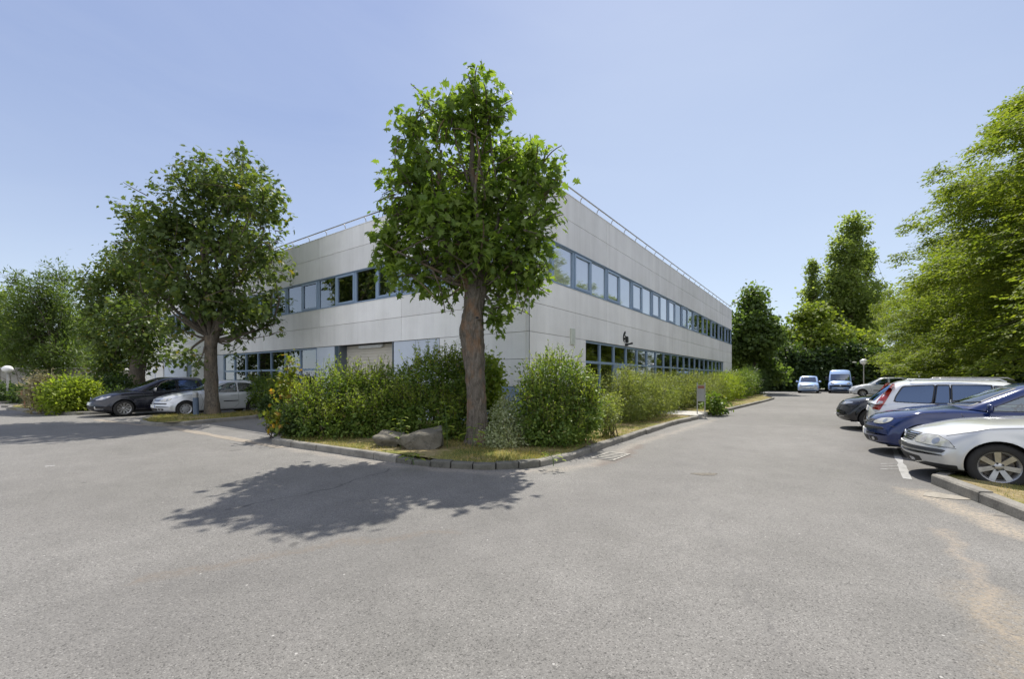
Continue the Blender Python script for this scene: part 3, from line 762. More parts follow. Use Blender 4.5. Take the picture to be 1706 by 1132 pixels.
def make_tree(name, label, base, path, radii, lobes, rngseed, leafmat, barkmat, size, shape, nclump, per, spread, group=None, cat='tree', limbs=None, ntwig=60, kw=None, forks=True, sprigs=None, fine=False):
    rng = np.random.default_rng(rngseed); root = empty(name, base); tag(root, label, cat, group)
    b = Vector(base); loc = lambda p: Vector(p) - b
    path = [loc(p) for p in path]; lob = [tuple(loc(l[:3])) + tuple(l[3:]) for l in lobes]
    top = path[-1]; lm = []
    if forks:
        for l in lob:
            c = Vector(l[:3]); start = top.lerp(path[-2], rng.uniform(0, .5))
            r = max(.03, min(radii[-1] * .62, .045 + .05 * min(l[3], l[5])))
            lm.append((start, c + Vector((0, 0, -.1 * l[5])), r, r * .15))
    for x in (limbs or []): lm.append((loc(x[0]), loc(x[1]), x[2], x[3]))
    cobj, pts = crown('crown', rng, lob, nclump, per, size, shape, leafmat, root, spread=spread, **(kw or {}))
    tw = []
    if ntwig and len(pts):
        C = np.array([l[:3] for l in lob])
        for i in rng.choice(len(pts), min(ntwig, len(pts)), replace=False):
            j = np.argmin(np.linalg.norm(C - pts[i], axis=1)); tw.append((Vector(C[j]) * .8 + Vector(pts[i]) * .2, Vector(pts[i]), .012 + .004 * lob[j][3]))
    stw = []
    if sprigs:
        stw, arr = sprig_leaves(rng, lob, sprigs[0], sprigs[1], size, sprigs[2]); me2 = leaf_mesh('sprigs', *arr, shape, leafmat)
        bm = bmesh.new(); bm.from_mesh(cobj.data); bm.from_mesh(me2); bm.to_mesh(cobj.data); bm.free(); bpy.data.meshes.remove(me2)
    trunk_mesh('trunk', path, radii, lm, tw, rng, barkmat, root, fine=fine, lines=stw)
    return root
def px_lobes(Y, items, seed=0, dj=.35, depth=1.0):
    """lobes from directions measured on site: (px, py, rx, ry[, dY])"""
    rr = random.Random(seed); out = []
    for it in items:
        y = Y + (it[4] if len(it) > 4 else rr.uniform(-1, 1) * dj); k = y / FPX
        out.append(((it[0] - CX) * k, y, EYE + (HY - it[1]) * k, it[2] * k, max(it[2], it[3] * .7) * k * depth, it[3] * k))
    return out
FAST = False

# --- the pollarded maple in front of the corner
bY = 9.7; bk = bY / FPX
tp = lambda px, py, dy=0: Vector(((px - CX) * bk, bY + dy, EYE + (HY - py) * bk))
tb = Vector((D(795.5, bY), bY, .10))
main_lobes = px_lobes(bY, [(788, 148, 26, 34), (812, 182, 28, 32), (752, 188, 44, 36), (690, 212, 26, 16), (716, 256, 54, 42), (800, 258, 56, 56), (860, 262, 28, 34), (893, 292, 40, 42, -.3),
    (706, 320, 66, 60), (676, 385, 40, 56, .2), (650, 420, 26, 34), (740, 390, 62, 70, -.4), (815, 350, 62, 66, .5), (886, 370, 44, 62), (860, 440, 48, 52, -.2), (800, 420, 44, 46, -.6), (716, 448, 46, 40, -.2), (770, 455, 40, 30, .4), (775, 300, 50, 50, .5), (765, 345, 44, 44, .2), (800, 320, 40, 40, -.2),
    (838, 500, 30, 34, .1), (826, 535, 15, 18), (742, 497, 14, 12, -.2), (888, 465, 20, 26, .1), (640, 405, 14, 10), (660, 460, 18, 22), (930, 285, 14, 30)], 4, .55)
mt = make_tree('maple_tree', 'big pollarded maple with thick burred trunk on the island in front of the building corner', tb,
    [tb + Vector((0, 0, -.1)), tp(795.5, 725), tp(794, 660), tp(790, 600), tp(787, 560), tp(786.5, 540), tp(789, 515), tp(791, 490), tp(790, 470)], [.265, .222, .205, .212, .240, .268, .235, .225, .215, .19],
    main_lobes, 11, L_MAPLE, A_BARK, .150, 'maple', 2000, 6, .17, cat='tree', sprigs=(230, .62, 9), fine=True,
    limbs=[(tp(785, 475), tp(752, 420, -.2), .15, .11), (tp(752, 420, -.2), tp(722, 385, -.4), .10, .07), (tp(722, 385, -.4), tp(700, 300), .07, .03), (tp(798, 475), tp(806, 400), .17, .12), (tp(806, 400), tp(785, 280), .11, .07), (tp(785, 280), tp(792, 150), .06, .02),
           (tp(800, 490), tp(845, 450, .1), .13, .10), (tp(845, 450, .1), tp(866, 375, .2), .10, .075), (tp(866, 375, .2), tp(890, 280), .06, .02), (tp(738, 400, -.2), tp(735, 250), .06, .03)],
    ntwig=160, kw=dict(gap=.5, droop=.55, out=.5, sz_var=.45))
kh = MB(); kp = tp(796.5, 532) - tb + Vector((0, -.235, 0)); kh.lathe([(0, .012), (.028, .010), (.036, -.004), (.052, .004), (.075, -.02), (.09, -.06)], 20, M=Matrix.Translation(kp) @ Matrix.Rotation(PI / 2, 4, 'X') @ Matrix.Diagonal((1, .72, 1, 1)))
kh.build('knot_hole', A_BARK, mt, smooth=True); kh = MB(); kh.lathe([(0, .0), (.033, .0)], 16, M=Matrix.Translation(kp + Vector((0, -.0125, 0))) @ Matrix.Rotation(PI / 2, 4, 'X') @ Matrix.Diagonal((1, .72, 1, 1))); kh.build('hollow', A_DARK, mt)
# --- the yard maple between the drive and the parked cars
y2 = 17.5
t2 = Vector((D(354, y2), y2, .10)); k2 = y2 / FPX
q2 = lambda px, py, dy=0: Vector(((px - CX) * k2, y2 + dy, EYE + (HY - py) * k2))
make_tree('maple_tree', 'tall maple with forked trunk on the grass strip beside the silver hatchback', t2,
    [t2 + Vector((0, 0, -.1)), q2(353, 660), q2(352, 620), q2(351, 580), q2(351, 560)], [.29, .245, .225, .22, .22],
    px_lobes(y2, [(320, 285, 18, 38), (345, 300, 40, 40), (410, 275, 18, 26), (385, 310, 55, 45), (430, 325, 38, 45), (300, 340, 50, 50), (355, 370, 72, 55), (440, 385, 42, 55), (250, 385, 46, 40), (228, 360, 18, 26), (290, 410, 62, 50), (385, 425, 70, 50),
        (455, 430, 30, 40), (255, 440, 40, 40), (320, 470, 62, 45), (410, 490, 58, 42), (270, 500, 42, 36), (375, 525, 48, 26), (436, 540, 22, 12), (400, 550, 16, 10), (460, 556, 12, 8), (300, 545, 36, 24), (225, 425, 26, 24), (300, 590, 26, 16), (330, 610, 12, 14), (395, 575, 12, 12)], 8, .9),
    21, L_MAPLE2, A_BARKD, .185, 'maple', 3300, 5, .24, sprigs=(240, .8, 8), limbs=[(q2(351, 575), q2(340, 520, .3), .16, .11), (q2(352, 580), q2(375, 510, -.2), .17, .12), (q2(340, 520, .3), q2(345, 380), .11, .04), (q2(375, 510, -.2), q2(400, 390), .11, .04), (q2(340, 520, .3), q2(280, 430), .08, .03)],
    ntwig=160, kw=dict(gap=.85, droop=.45))
# --- the leaning maple behind the dark car
y3 = 23.5; t3 = Vector((D(227, y3), y3, .10)); k3 = y3 / FPX
q3 = lambda px, py, dy=0: Vector(((px - CX) * k3, y3 + dy, EYE + (HY - py) * k3))
make_tree('maple_tree', 'leaning maple with dense dark crown standing behind the dark blue people carrier', t3,
    [t3 + Vector((0, 0, -.1)), q3(227, 640), q3(231, 605), q3(236, 575), q3(240, 545)], [.40, .36, .33, .29, .24],
    px_lobes(y3, [(200, 418, 26, 20), (215, 440, 36, 34), (184, 458, 20, 20), (250, 470, 40, 50), (200, 490, 52, 45), (165, 500, 28, 40), (225, 540, 45, 45), (180, 555, 38, 42), (205, 600, 42, 32), (180, 630, 26, 26), (255, 550, 26, 30), (245, 590, 26, 18), (158, 480, 12, 16)], 5, 1.0),
    31, L_MAPLE2, A_BARKD, .17, 'wide', 2300, 6, .30, sprigs=(120, .9, 8), ntwig=70, kw=dict(gap=.2, droop=.4))
# --- feathery ash further left
y4 = 33.0; t4 = Vector((D(92, y4), y4, .05)); k4 = y4 / FPX
q4 = lambda px, py, dy=0: Vector(((px - CX) * k4, y4 + dy, EYE + (HY - py) * k4))
make_tree('ash_tree', 'feathery upswept ash tree beside the low outbuilding at the far left', t4,
    [t4 + Vector((0, 0, -.1)), q4(92, 650), q4(91, 610), q4(90, 580)], [.34, .28, .24, .2],
    px_lobes(y4, [(97, 455, 8, 26), (110, 468, 6, 18), (32, 475, 8, 24), (72, 480, 10, 28), (50, 490, 12, 20), (95, 495, 22, 30), (60, 515, 30, 28), (25, 500, 16, 14), (104, 505, 10, 24), (90, 545, 50, 34), (40, 545, 34, 34), (112, 556, 20, 30), (70, 590, 50, 26), (110, 590, 34, 26), (95, 618, 34, 16), (20, 585, 22, 30)], 6, 1.4),
    41, L_DARK and m_leaf('ash_leaf', (.065, .105, .030), (.125, .17, .05), trans=.45), A_BARKD, .30, 'narrow', 2600, 8, .42, sprigs=(160, 1.5, 16), ntwig=50, kw=dict(droop=-.1, out=.8, flat=.5))
# further trees at the far left
def far_tree(name, label, px, Y, htop, wpx, seed, mat, low=.12, n=1500, group=None, size=None, lay=0.0):
    b = Vector((D(px, Y), Y, 0)); rng = random.Random(seed); h = H(htop, Y); rw = wpx / 2 * Y / FPX
    lob = []
    for i in range(11):
        f = rng.random(); z = h * (low + (1 - low) * f * .92); rr = rw * (1.05 - .75 * max(0, f - .45) / .55) * rng.uniform(.35, .5)
        a = rng.uniform(0, 2 * PI); off = rw * (1 - .8 * max(0, f - .5) / .5) * .62
        lob.append((b.x + math.cos(a) * off, b.y + math.sin(a) * off, z, rr, rr, rr * rng.uniform(.75, 1.0)))
    lob.append((b.x, b.y, h * .9, rw * .3, rw * .3, h * .1)); lob.append((b.x, b.y, h * .55, rw * .6, rw * .6, h * .3))
    return make_tree(name, label, b, [b + Vector((0, 0, -.1)), b + Vector((.05, 0, h * .2)), b + Vector((.1, .1, h * .4)), b + Vector((0, 0, h * .62))], [.03 * h, .024 * h, .02 * h, .012 * h], lob, seed, mat, A_BARKD,
        size or .0058 * Y + .02, 'card' if Y > 40 else 'wide', int(n * 1.9), 6, .028 * Y * .4, group=group, ntwig=24, kw=dict(gap=.2, layer=lay))
far_tree('broadleaf_tree', 'bright green tree at the left edge of the photograph behind the outbuilding', -22, 42, 478, 120, 51, L_HORN, n=1600)
far_tree('broadleaf_tree', 'small olive green tree between the ash and the leaning maple', 146, 42, 520, 60, 52, L_POPLAR, n=900)
far_tree('broadleaf_tree', 'dark tree beyond the far left end of the office building', 232, 60, 470, 110, 53, L_DARK, n=1500)
# --- behind the entrance facade
far_tree('broadleaf_tree', 'slender dark green tree standing at the far end of the entrance facade', 1256, 45, 478, 96, 61, m_leaf('lime_leaf', (.075, .12, .038), (.13, .18, .055), trans=.55), low=.16, n=2300)
far_tree('broadleaf_tree', 'rounded yellow green tree in front of the poplars at the end of the road', 1352, 58, 508, 165, 62, L_HORN, low=.1, n=2600, lay=.6)
far_tree('broadleaf_tree', 'low golden green tree between the poplars and the globe lamp', 1440, 58, 552, 115, 63, L_HORN, low=.15, n=1700, lay=.6)
far_tree('broadleaf_tree', 'dark wide tree overhanging the far end of the shrub bed', 1290, 56, 575, 90, 64, L_DARK, low=.02, n=2200)
# --- poplars
def poplar(px, Y, htop, wpx, seed, label, n):
    b = Vector((D(px, Y), Y, 0)); rng = random.Random(seed); h = H(htop, Y); rw = wpx / 2 * Y / FPX; lob = []
    for i in range(26):
        f = rng.random() ** .85; z = h * (.22 + .74 * f); r = rw * (.50 if f < .8 else .38); a = rng.uniform(0, 2 * PI); off = rw * .66 * (1 - .85 * max(0, f - .45) / .55) * math.sqrt(rng.random())
        lob.append((b.x + math.cos(a) * off, b.y + math.sin(a) * off, z, r, r, h * .085))
    for k in range(4): lob.append((b.x + rng.uniform(-.2, .3) * rw, b.y, h * (.90 + .028 * k), rw * .2, rw * .2, h * .05))
    return make_tree('poplar_tree', label, b, [b + Vector((0, 0, -.1)), b + Vector((.1, 0, h * .3)), b + Vector((.2, .1, h * .6)), b + Vector((.1, 0, h * .93))], [.5, .42, .28, .06], lob, seed, L_POPLAR, A_BARKD, .36, 'card', int(n * 1.0), 8, .60,
        group='tall poplars behind the car park', ntwig=60, kw=dict(gap=.75, droop=.1, flat=1.1, shell=.4))
poplar(1416, 78, 364, 116, 71, 'tallest broad poplar rising above the round yellow green tree', 4600)
poplar(1443, 82, 418, 56, 73, 'poplar with a thin crown pressed against the right side of the tallest poplar', 1500)
poplar(1352, 82, 438, 46, 72, 'small narrow poplar left of the tallest poplar', 1100)

# --- hornbeam row behind the parked cars on the right
def hornbeam(seed, h, rw, loc, label):
    """tiers of flat, slightly drooping boughs with hollows between them"""
    rng = np.random.default_rng(seed); root = empty('hornbeam_tree', loc); tag(root, label, 'tree', 'row of hornbeams behind the parked cars')
    P = []; Dv = []; Nv = []; Sz = []; lines = []; nb = 135
    for i in range(nb):
        f = rng.random() ** .92; z = h * (.13 + .77 * f); prof = 1.0 - .62 * max(0, f - .48) ** 1.25 / .52 ** 1.25
        R = rw * prof * rng.choice([.55, .75, .9, 1.0, 1.12, 1.22]) * rng.uniform(.92, 1.08) * (1 if f > .05 else .8); a = rng.uniform(0, 2 * PI)
        u = np.array([math.cos(a), math.sin(a), 0]); sd = np.array([-u[1], u[0], 0]); rise = .18 + .75 * f + rng.normal() * .22; drp = .12 + rise * .42 + abs(rng.normal()) * .10; nl = int(30 + 24 * R)
        arc = lambda t: np.array([0, 0, z]) + u * R * t + np.array([0, 0, R * (rise * t - drp * t * t)])
        lines.append([Vector(arc(t)) for t in np.linspace(0, 1.0, 6)])
        for k in range(nl):
            t = rng.random() ** .6 * .98 + .04
            if t < .2: continue
            wd = R * .34 * (1.1 - t) * (.5 + min(1, t * 1.6)) + .14; l = rng.normal() * .62; c = arc(t) + sd * wd * l; c[2] += -.10 * abs(l) * wd + rng.normal() * (.16 + .34 * wd * (1 - .7 * t))
            ax = u * .75 + sd * np.sign(l) * .7 + rng.normal(size=3) * .25; ax[2] = -.12 + .25 * (rise - 2 * drp * t) + rng.normal() * .30; ax /= np.linalg.norm(ax); ls = np.cross(ax, [0, 0, 1])
            m = 9; tt = (np.arange(m) + rng.random(m) * .5) / m; sg = np.where(np.arange(m) % 2, 1.0, -1.0)
            P.append(c + np.outer(tt - .4, ax) * .52 + np.outer(sg * .04, ls) + rng.normal(size=(m, 3)) * .02); d = ax * .7 + np.outer(sg * .75, ls) + rng.normal(size=(m, 3)) * .25; d[:, 2] -= .2
            Dv.append(d); Nv.append(np.array([0, 0, 1.0]) + rng.normal(size=(m, 3)) * .45); Sz.append(.150 * rng.uniform(.65, 1.3, m))
    me = leaf_mesh('crown', np.concatenate(P), np.concatenate(Dv), np.concatenate(Nv), np.concatenate(Sz), 'oval', L_HORN); link(bpy.data.objects.new('crown', me), root)
    trunk_mesh('trunk', [Vector((0, 0, z)) for z in (-.1, h * .2, h * .5, h * .93)], [.30, .24, .16, .04], [], [], rng, A_BARKD, root, lines=lines); return root
hrow = [(7.5, -18.0, 14.6, 0), (13.5, -17.0, 14.6, 1), (19.5, -16.6, 14.8, 2), (26, -16.8, 13.4, 0), (32.5, -17.0, 12.6, 1), (39.5, -17.2, 12.2, 2), (46.5, -17.2, 11.5, 0)]
hlab = ['tall hornbeam at the right edge of the photograph, nearest of the row', 'hornbeam second from the right edge in the row, above the silver saloon', 'hornbeam in the row rising above the dark blue hatchback', 'hornbeam in the row rising above the white estate', 'hornbeam of the row with branches reaching out over the black car', 'hornbeam of the row behind the white people carrier', 'hornbeam at the far end of the row, close to the globe lamp']
prot = []
for i, (s, t, h, k) in enumerate(hrow):
    loc = S(s, t)
    if i < 3:
        o = hornbeam(81 + i, 16.0, 6.0, loc, hlab[i]); prot.append(o); o.scale = (1, 1, h / 16.0)
    else:
        o = copy_tree(prot[k]); o.location = loc; o.rotation_euler = (0, 0, 1.1 * i); o['label'] = hlab[i]; o.scale = (1, 1, h / 16.0)
# --- clipped dark hedge closing the car park
def hedge(name, label, a, b, h, w_, seed, mat, size, n, group=None, cat='hedge', shape='wide', extra=0.0, per=5, spread=.25):
    a = Vector(a); b = Vector(b); L = (b - a).length; rng = random.Random(seed); root = empty(name, a.lerp(b, .5)); tag(root, label, cat, group); c = a.lerp(b, .5)
    lob = []; k = max(2, int(L / (w_ * .7)))
    for i in range(k + 1):
        p = a.lerp(b, i / k) - c; hh = h * rng.uniform(.82, 1.08)
        lob.append((p.x + rng.uniform(-.2, .2), p.y + rng.uniform(-.2, .2), hh * .5, w_ * .55, w_ * .55, hh * .5)); lob.append((p.x, p.y, hh * .78, w_ * .42, w_ * .42, hh * .24))
    g = np.random.default_rng(seed)
    o, pts = crown('foliage', g, lob, n, per, size, shape, mat, root, spread=spread, gap=0, zmin=.02, shell=.6)
    mb = MB()
    for i in range(k * 3):
        p = a.lerp(b, rng.random()) - c; limb(mb, (p.x, p.y, -.05), (p.x + rng.uniform(-.3, .3), p.y + rng.uniform(-.3, .3), h * .8), .02 + .008 * h, .008, g, n=4, seg=5)
    mb.build('stem', A_TWIG, root, smooth=True); return root
hedge('hedge', 'tall dark hedge closing the road behind the two vans', (D(1268, 54), 54, 0), (D(1500, 53), 53, 0), 5.6, 2.6, 91, L_DARK, .34, 3200, spread=.5)
hedge('hedge', 'long dark hedge under the hornbeams behind the parked cars', S(-4, -15.2), S(46, -14.9), 2.9, 1.6, 92, L_DARK, .17, 6500, per=6, spread=.30)

# --- shrubs
def shrub(name, label, lobes, seed, mat, size, n, per=6, spread=.11, shape='oval', shoots=0, shoot_h=.45, group=None, mat2=None, cat='shrub', nstem=18, kw=None, lean=(0, 0), shoot_size=None):
    rng = np.random.default_rng(seed); c = Vector((sum(l[0] for l in lobes) / len(lobes), sum(l[1] for l in lobes) / len(lobes), .08)); root = empty(name, c); tag(root, label, cat, group)
    lob = [(l[0] - c.x, l[1] - c.y, l[2] - c.z) + tuple(l[3:]) for l in lobes]
    k_ = dict(droop=.05, out=.8, flat=.5, shell=.55, zmin=.0); k_.update(kw or {})
    o, pts = crown('foliage', rng, lob, n, per, size, shape, mat, root, spread=spread, **k_)
    mb = MB()
    for i in range(nstem):
        l = lob[rng.integers(len(lob))]; e = Vector(l[:3]) + Vector(rng.normal(size=3)) * l[3] * .3
        limb(mb, (l[0] * .75 + rng.normal() * .12, l[1] * .75 + rng.normal() * .12, -.12), e, .018, .006, rng, n=4, seg=5)
    if shoots:
        top = np.array(lob); P = []; Dv = []; Nv = []; Sz = []
        for i in range(shoots):
            l = lob[rng.integers(len(lob))]; u = _unit(rng.normal(size=(1, 3)))[0]; u[2] = abs(u[2]) * 1.2 + .25; u /= np.linalg.norm(u)
            a = np.array(l[:3]) + u * np.array(l[3:6]) * .85; hh = shoot_h * rng.uniform(.45, 1.15); d = _unit(np.array([[u[0] * .35 + rng.normal() * .22 + lean[0], u[1] * .35 + rng.normal() * .22 + lean[1], 1.0]]))[0]
            b = a + d * hh; mb.tube([Vector(a), Vector(b)], [.006, .002], 3, caps=False)
            m = int(6 + hh * 26 * (.065 / size) ** .6)
            t = np.sort(rng.random(m)); P.append(a + np.outer(t, d) * hh + rng.normal(size=(m, 3)) * .012)
            dd = _unit(rng.normal(size=(m, 3)) * [1, 1, .4] + d * .7); Dv.append(dd); Nv.append(rng.normal(size=(m, 3)) * .5 + d); Sz.append((shoot_size or size) * (1.1 - .5 * t) * rng.uniform(.8, 1.15, m))
        me = leaf_mesh('shoots', np.concatenate(P), np.concatenate(Dv), np.concatenate(Nv), np.concatenate(Sz), shape, mat2 or mat)
        bm = bmesh.new(); bm.from_mesh(o.data); k0 = len(bm.faces); bm.from_mesh(me); bm.faces.ensure_lookup_table()
        for f in bm.faces[k0:]: f.material_index = 1
        bm.to_mesh(o.data); bm.free(); o.data.materials.append(mat2 or mat); bpy.data.meshes.remove(me)
    mb.build('stem', A_TWIG, root, smooth=True)
    return root
def L_(px, py, Y, rx, ry, dp=None):
    k = Y / FPX; return ((px - CX) * k, Y, EYE + (HY - py) * k, rx * k, (dp if dp else max(rx, ry) * k * .8), ry * k)
# big mixed bed left of the maple
bedA = 'mixed shrubs filling the island bed'
shrub('shrub', 'wide privet shrub with upright shoots in front of the roller shutter', [L_(570, 668, 11.6, 52, 46, .8), (D(600, 11.9), 11.9, .62, .9, .8, .72), L_(522, 688, 11.2, 38, 36, .6), L_(545, 712, 10.7, 45, 22, .4)], 101, L_SHRUB, .080, 2000, shoots=330, shoot_h=.62, group=bedA, mat2=L_SHRUBY)
shrub('shrub', 'greyish green privet shrub between the boulders and the beige shutter', [L_(640, 664, 11.4, 60, 44, .8), L_(630, 700, 10.7, 55, 34, .5), L_(665, 690, 10.8, 45, 40, .55)], 102, L_SHRUB, .080, 2000, shoots=300, shoot_h=.55, group=bedA, mat2=L_SHRUBY)
shrub('shrub', 'tall full privet shrub immediately left of the big trunk', [L_(730, 640, 11.0, 62, 48, .75), L_(715, 690, 10.6, 58, 45, .5), L_(770, 650, 11.0, 50, 56, .65), L_(755, 705, 10.4, 40, 40, .4)], 103, L_SHRUB, .080, 2500, shoots=330, shoot_h=.55, group=bedA, mat2=L_SHRUBY)
shrub('shrub', 'low dark shrub at the left end of the island above the curved kerb', [L_(482, 700, 11.6, 26, 26, .5), L_(500, 710, 11.1, 30, 22, .45)], 104, L_DARK, .085, 900, group=bedA, shoots=20, mat2=L_SHRUB)
shrub('maple_sapling', 'sapling with yellow and orange leaves at the left end of the island bed', [L_(477, 640, 11.4, 13, 26, .3), L_(490, 612, 11.4, 9, 16, .2), L_(480, 600, 11.4, 6, 9, .15), L_(485, 655, 11.4, 18, 12, .3), L_(447, 690, 11.0, 8, 10, .2), L_(462, 702, 10.9, 16, 14, .3)], 105, L_GOLD, .11, 120, per=4, shape='maple', spread=.12, nstem=8, kw=dict(droop=.5), cat='sapling')
shrub('shrub', 'green leafy shrub rising between the trunk and the building corner', [L_(824, 640, 11.2, 13, 50, .3), L_(826, 690, 10.9, 14, 40, .3), L_(815, 610, 11.3, 8, 18, .2)], 106, L_SHRUBY, .10, 330, per=5, shape='wide', spread=.13, group=bedA, kw=dict(droop=.3))
shrub('shrub', 'pale silvery leaved shrub at the foot of the big trunk', [L_(845, 700, 9.7, 26, 38, .4), L_(830, 730, 9.3, 26, 22, .35), L_(868, 712, 9.5, 18, 14, .3), L_(855, 738, 9.2, 26, 14, .3)], 107, L_PALE, .050, 900, per=7, spread=.09, group=bedA, shoots=36, shoot_h=.3, kw=dict(droop=.2))
shrub('shrub', 'dense round shrub with bright upright shoots in front of the building corner', [L_(925, 650, 10.0, 62, 55, .8), L_(905, 690, 9.6, 50, 50, .65), L_(955, 695, 9.7, 44, 48, .6), L_(925, 720, 9.2, 55, 30, .5), L_(975, 680, 9.9, 24, 40, .5)], 108, L_SHRUB, .070, 3000, per=7, shoots=330, shoot_h=.5, group=bedA, mat2=L_SHRUBY)
shrub('shrub', 'loose small leaved shrub growing out of the right side of the round corner shrub', [L_(1008, 695, 10.9, 22, 28, .4), L_(1018, 672, 11.4, 15, 16, .35)], 109, L_SAGE, .055, 420, per=6, spread=.1, group=bedA)
# cotoneaster hedge along the entrance facade
bedB = 'arching shrubs along the entrance facade'
def coto(s0, s1, label, seed, hh, mat, n, t0=-1.55, wd=.95, size=.085, sh=150):
    lob = []; rng = random.Random(seed); k = max(2, int((s1 - s0) / .9))
    for i in range(k + 1):
        p = S(s0 + (s1 - s0) * i / k + rng.uniform(-.15, .15), t0 + rng.uniform(-.12, .12)); z = hh * rng.uniform(.88, 1.06)
        lob.append((p.x, p.y, z * .52, wd * .75, wd * .75, z * .5))
    shrub('shrub', label, lob, seed, mat, size, n, per=7, spread=.16, shape='narrow', shoots=sh, shoot_h=.42, group=bedB, kw=dict(out=.9, droop=.1, flat=.3), lean=(.35, -.05), shoot_size=size)
coto(2.9, 6.7, 'long sage green arching shrub right of the round corner shrub, up to the footpath', 111, 1.72, L_SAGE, 3600, sh=210)
coto(8.5, 12.4, 'sage green arching shrub behind the small sign board, just past the footpath', 112, 1.75, L_SAGE, 2600, t0=-1.2)
coto(12.6, 17.8, 'sage green arching shrub in the middle of the entrance bed', 113, 1.8, L_SAGE, 2200)
coto(18.2, 23.5, 'brighter green bushy shrub towards the far end of the entrance bed', 114, 1.85, L_SHRUBY, 1700, size=.12, sh=110)
coto(24.2, 31.5, 'last green shrub of the entrance bed beside the far corner of the facade', 115, 2.1, L_SHRUB, 1700, size=.14, sh=80)
coto(32.5, 41, 'blue green shrub mass beyond the end of the office building', 116, 2.5, L_DARK, 1500, size=.2, sh=40, t0=-1.2, wd=1.4)
p_ = G(1186, 690, .1)
shrub('shrub', 'small bright leafy bush at the foot of the sign board', [(p_.x + .1, p_.y + .2, .5, .42, .35, .42), (p_.x + .55, p_.y + .5, .35, .3, .3, .3)], 117, L_SHRUB, .11, 170, per=5, shape='wide', group=bedB, nstem=6)
# planted island at the far left
bedC = 'shrubs of the far left bed'
shrub('shrub', 'yellow green broad bush beside the dark blue people carrier', [L_(118, 655, 19.2, 34, 26, .9), L_(105, 670, 18.7, 26, 18, .7), L_(140, 660, 19.3, 18, 24, .6)], 121, L_SHRUBY, .13, 1300, per=6, spread=.16, shoots=50, shoot_h=.5, group=bedC)
shrub('ornamental_grass', 'straw coloured plumed grass left of the yellow green bush', [L_(80, 658, 19.4, 22, 22, .6), L_(72, 672, 19.2, 16, 12, .5)], 122, L_STRAW, .22, 420, per=7, shape='narrow', spread=.2, shoots=110, shoot_h=.6, group=bedC, kw=dict(droop=-.5), cat='grass', nstem=6)
shrub('shrub', 'dark green clipped bush behind the bonnet of the dark blue people carrier', [L_(165, 655, 21, 26, 24, .8), L_(195, 650, 21.5, 22, 24, .8), L_(185, 668, 20.4, 34, 20, .7)], 123, L_DARK, .13, 1300, per=6, spread=.16, group=bedC)
shrub('shrub', 'low dark bush running along the foot of the outbuilding wall', [L_(-10, 655, 28, 30, 14, 1.0), L_(30, 658, 28, 26, 14, 1.0), L_(60, 660, 27.5, 26, 14, 1.0)], 124, L_DARK, .17, 1100, per=6, spread=.2, group=bedC)
shrub('shrub', 'overgrown shrub behind the silver hatchback against the yard windows', [S(.9 * -1, 12.0)[:] [:2] + (.8, .6, .9, .8) if False else (S(-.9, 12.2).x, S(-.9, 12.2).y, .9, .7, .8, .85), (S(-.9, 13.8).x, S(-.9, 13.8).y, .85, .7, .8, .8), (S(-.8, 15.5).x, S(-.8, 15.5).y, .8, .6, .8, .75)], 125, L_SHRUB, .10, 1500, per=6, spread=.14, shoots=60, group=bedC, mat2=L_SAGE)
shrub('shrub', 'dark shrub beside the tail of the silver hatchback at the end of the grass strip', [(S(-1.2, 11.3).x, S(-1.2, 11.3).y, .55, .5, .5, .55), (S(-1.9, 11.2).x, S(-1.9, 11.2).y, .42, .38, .38, .40)], 126, L_DARK, .10, 700, per=6, spread=.12, group=bedC)
# weeds by the boulders
def sapling(label, px, py, h, n, seed, size=.12, mat=None):
    b = G(px, py, .1); rng = np.random.default_rng(seed); root = empty('weed', b); tag(root, label, 'weed')
    mb = MB(); P = []; Dv = []; Nv = []; Sz = []
    top = Vector((rng.normal() * .05, rng.normal() * .05, h)); mb.tube([Vector((0, 0, -.03)), top * .5 + Vector((.02, 0, 0)), top], [.008, .006, .003], 5)
    for i in range(n):
        f = (i + 1) / n; a = i * 2.4 + rng.normal() * .3; z = h * (.15 + .85 * f); L = .16 * (1.1 - .5 * f); d = np.array([math.cos(a), math.sin(a), .35])
        st = np.array(top * (.15 + .85 * f)); e = st + d * L; mb.tube([Vector(st), Vector(e)], .003, 4); P.append(e); Dv.append([d[0], d[1], -.25]); Nv.append([d[0] * .3, d[1] * .3, 1]); Sz.append(size * rng.uniform(.8, 1.2))
    mb.build('stem', plain('weed_stem' + str(seed), (.08, .13, .03), .7), root)
    link(bpy.data.objects.new('leaves', leaf_mesh('leaves', np.array(P), np.array(Dv), np.array(Nv), np.array(Sz), 'maple', mat or L_SHRUBY)), root)
sapling('tall self sown maple seedling between the large boulder and the trunk', 745, 748, .95, 16, 5, .13)
sapling('maple seedling leaning against the foot of the big trunk', 785, 752, .50, 9, 6, .15)
sapling('leafy weed growing between the two boulders', 667, 748, .62, 14, 7, .09)
sapling('small weed sprouting from the kerb joint near the boulders', 690, 772, .14, 9, 8, .10)
sapling('small weed by the kerb stones left of the drain grate', 922, 774, .16, 10, 9, .08)
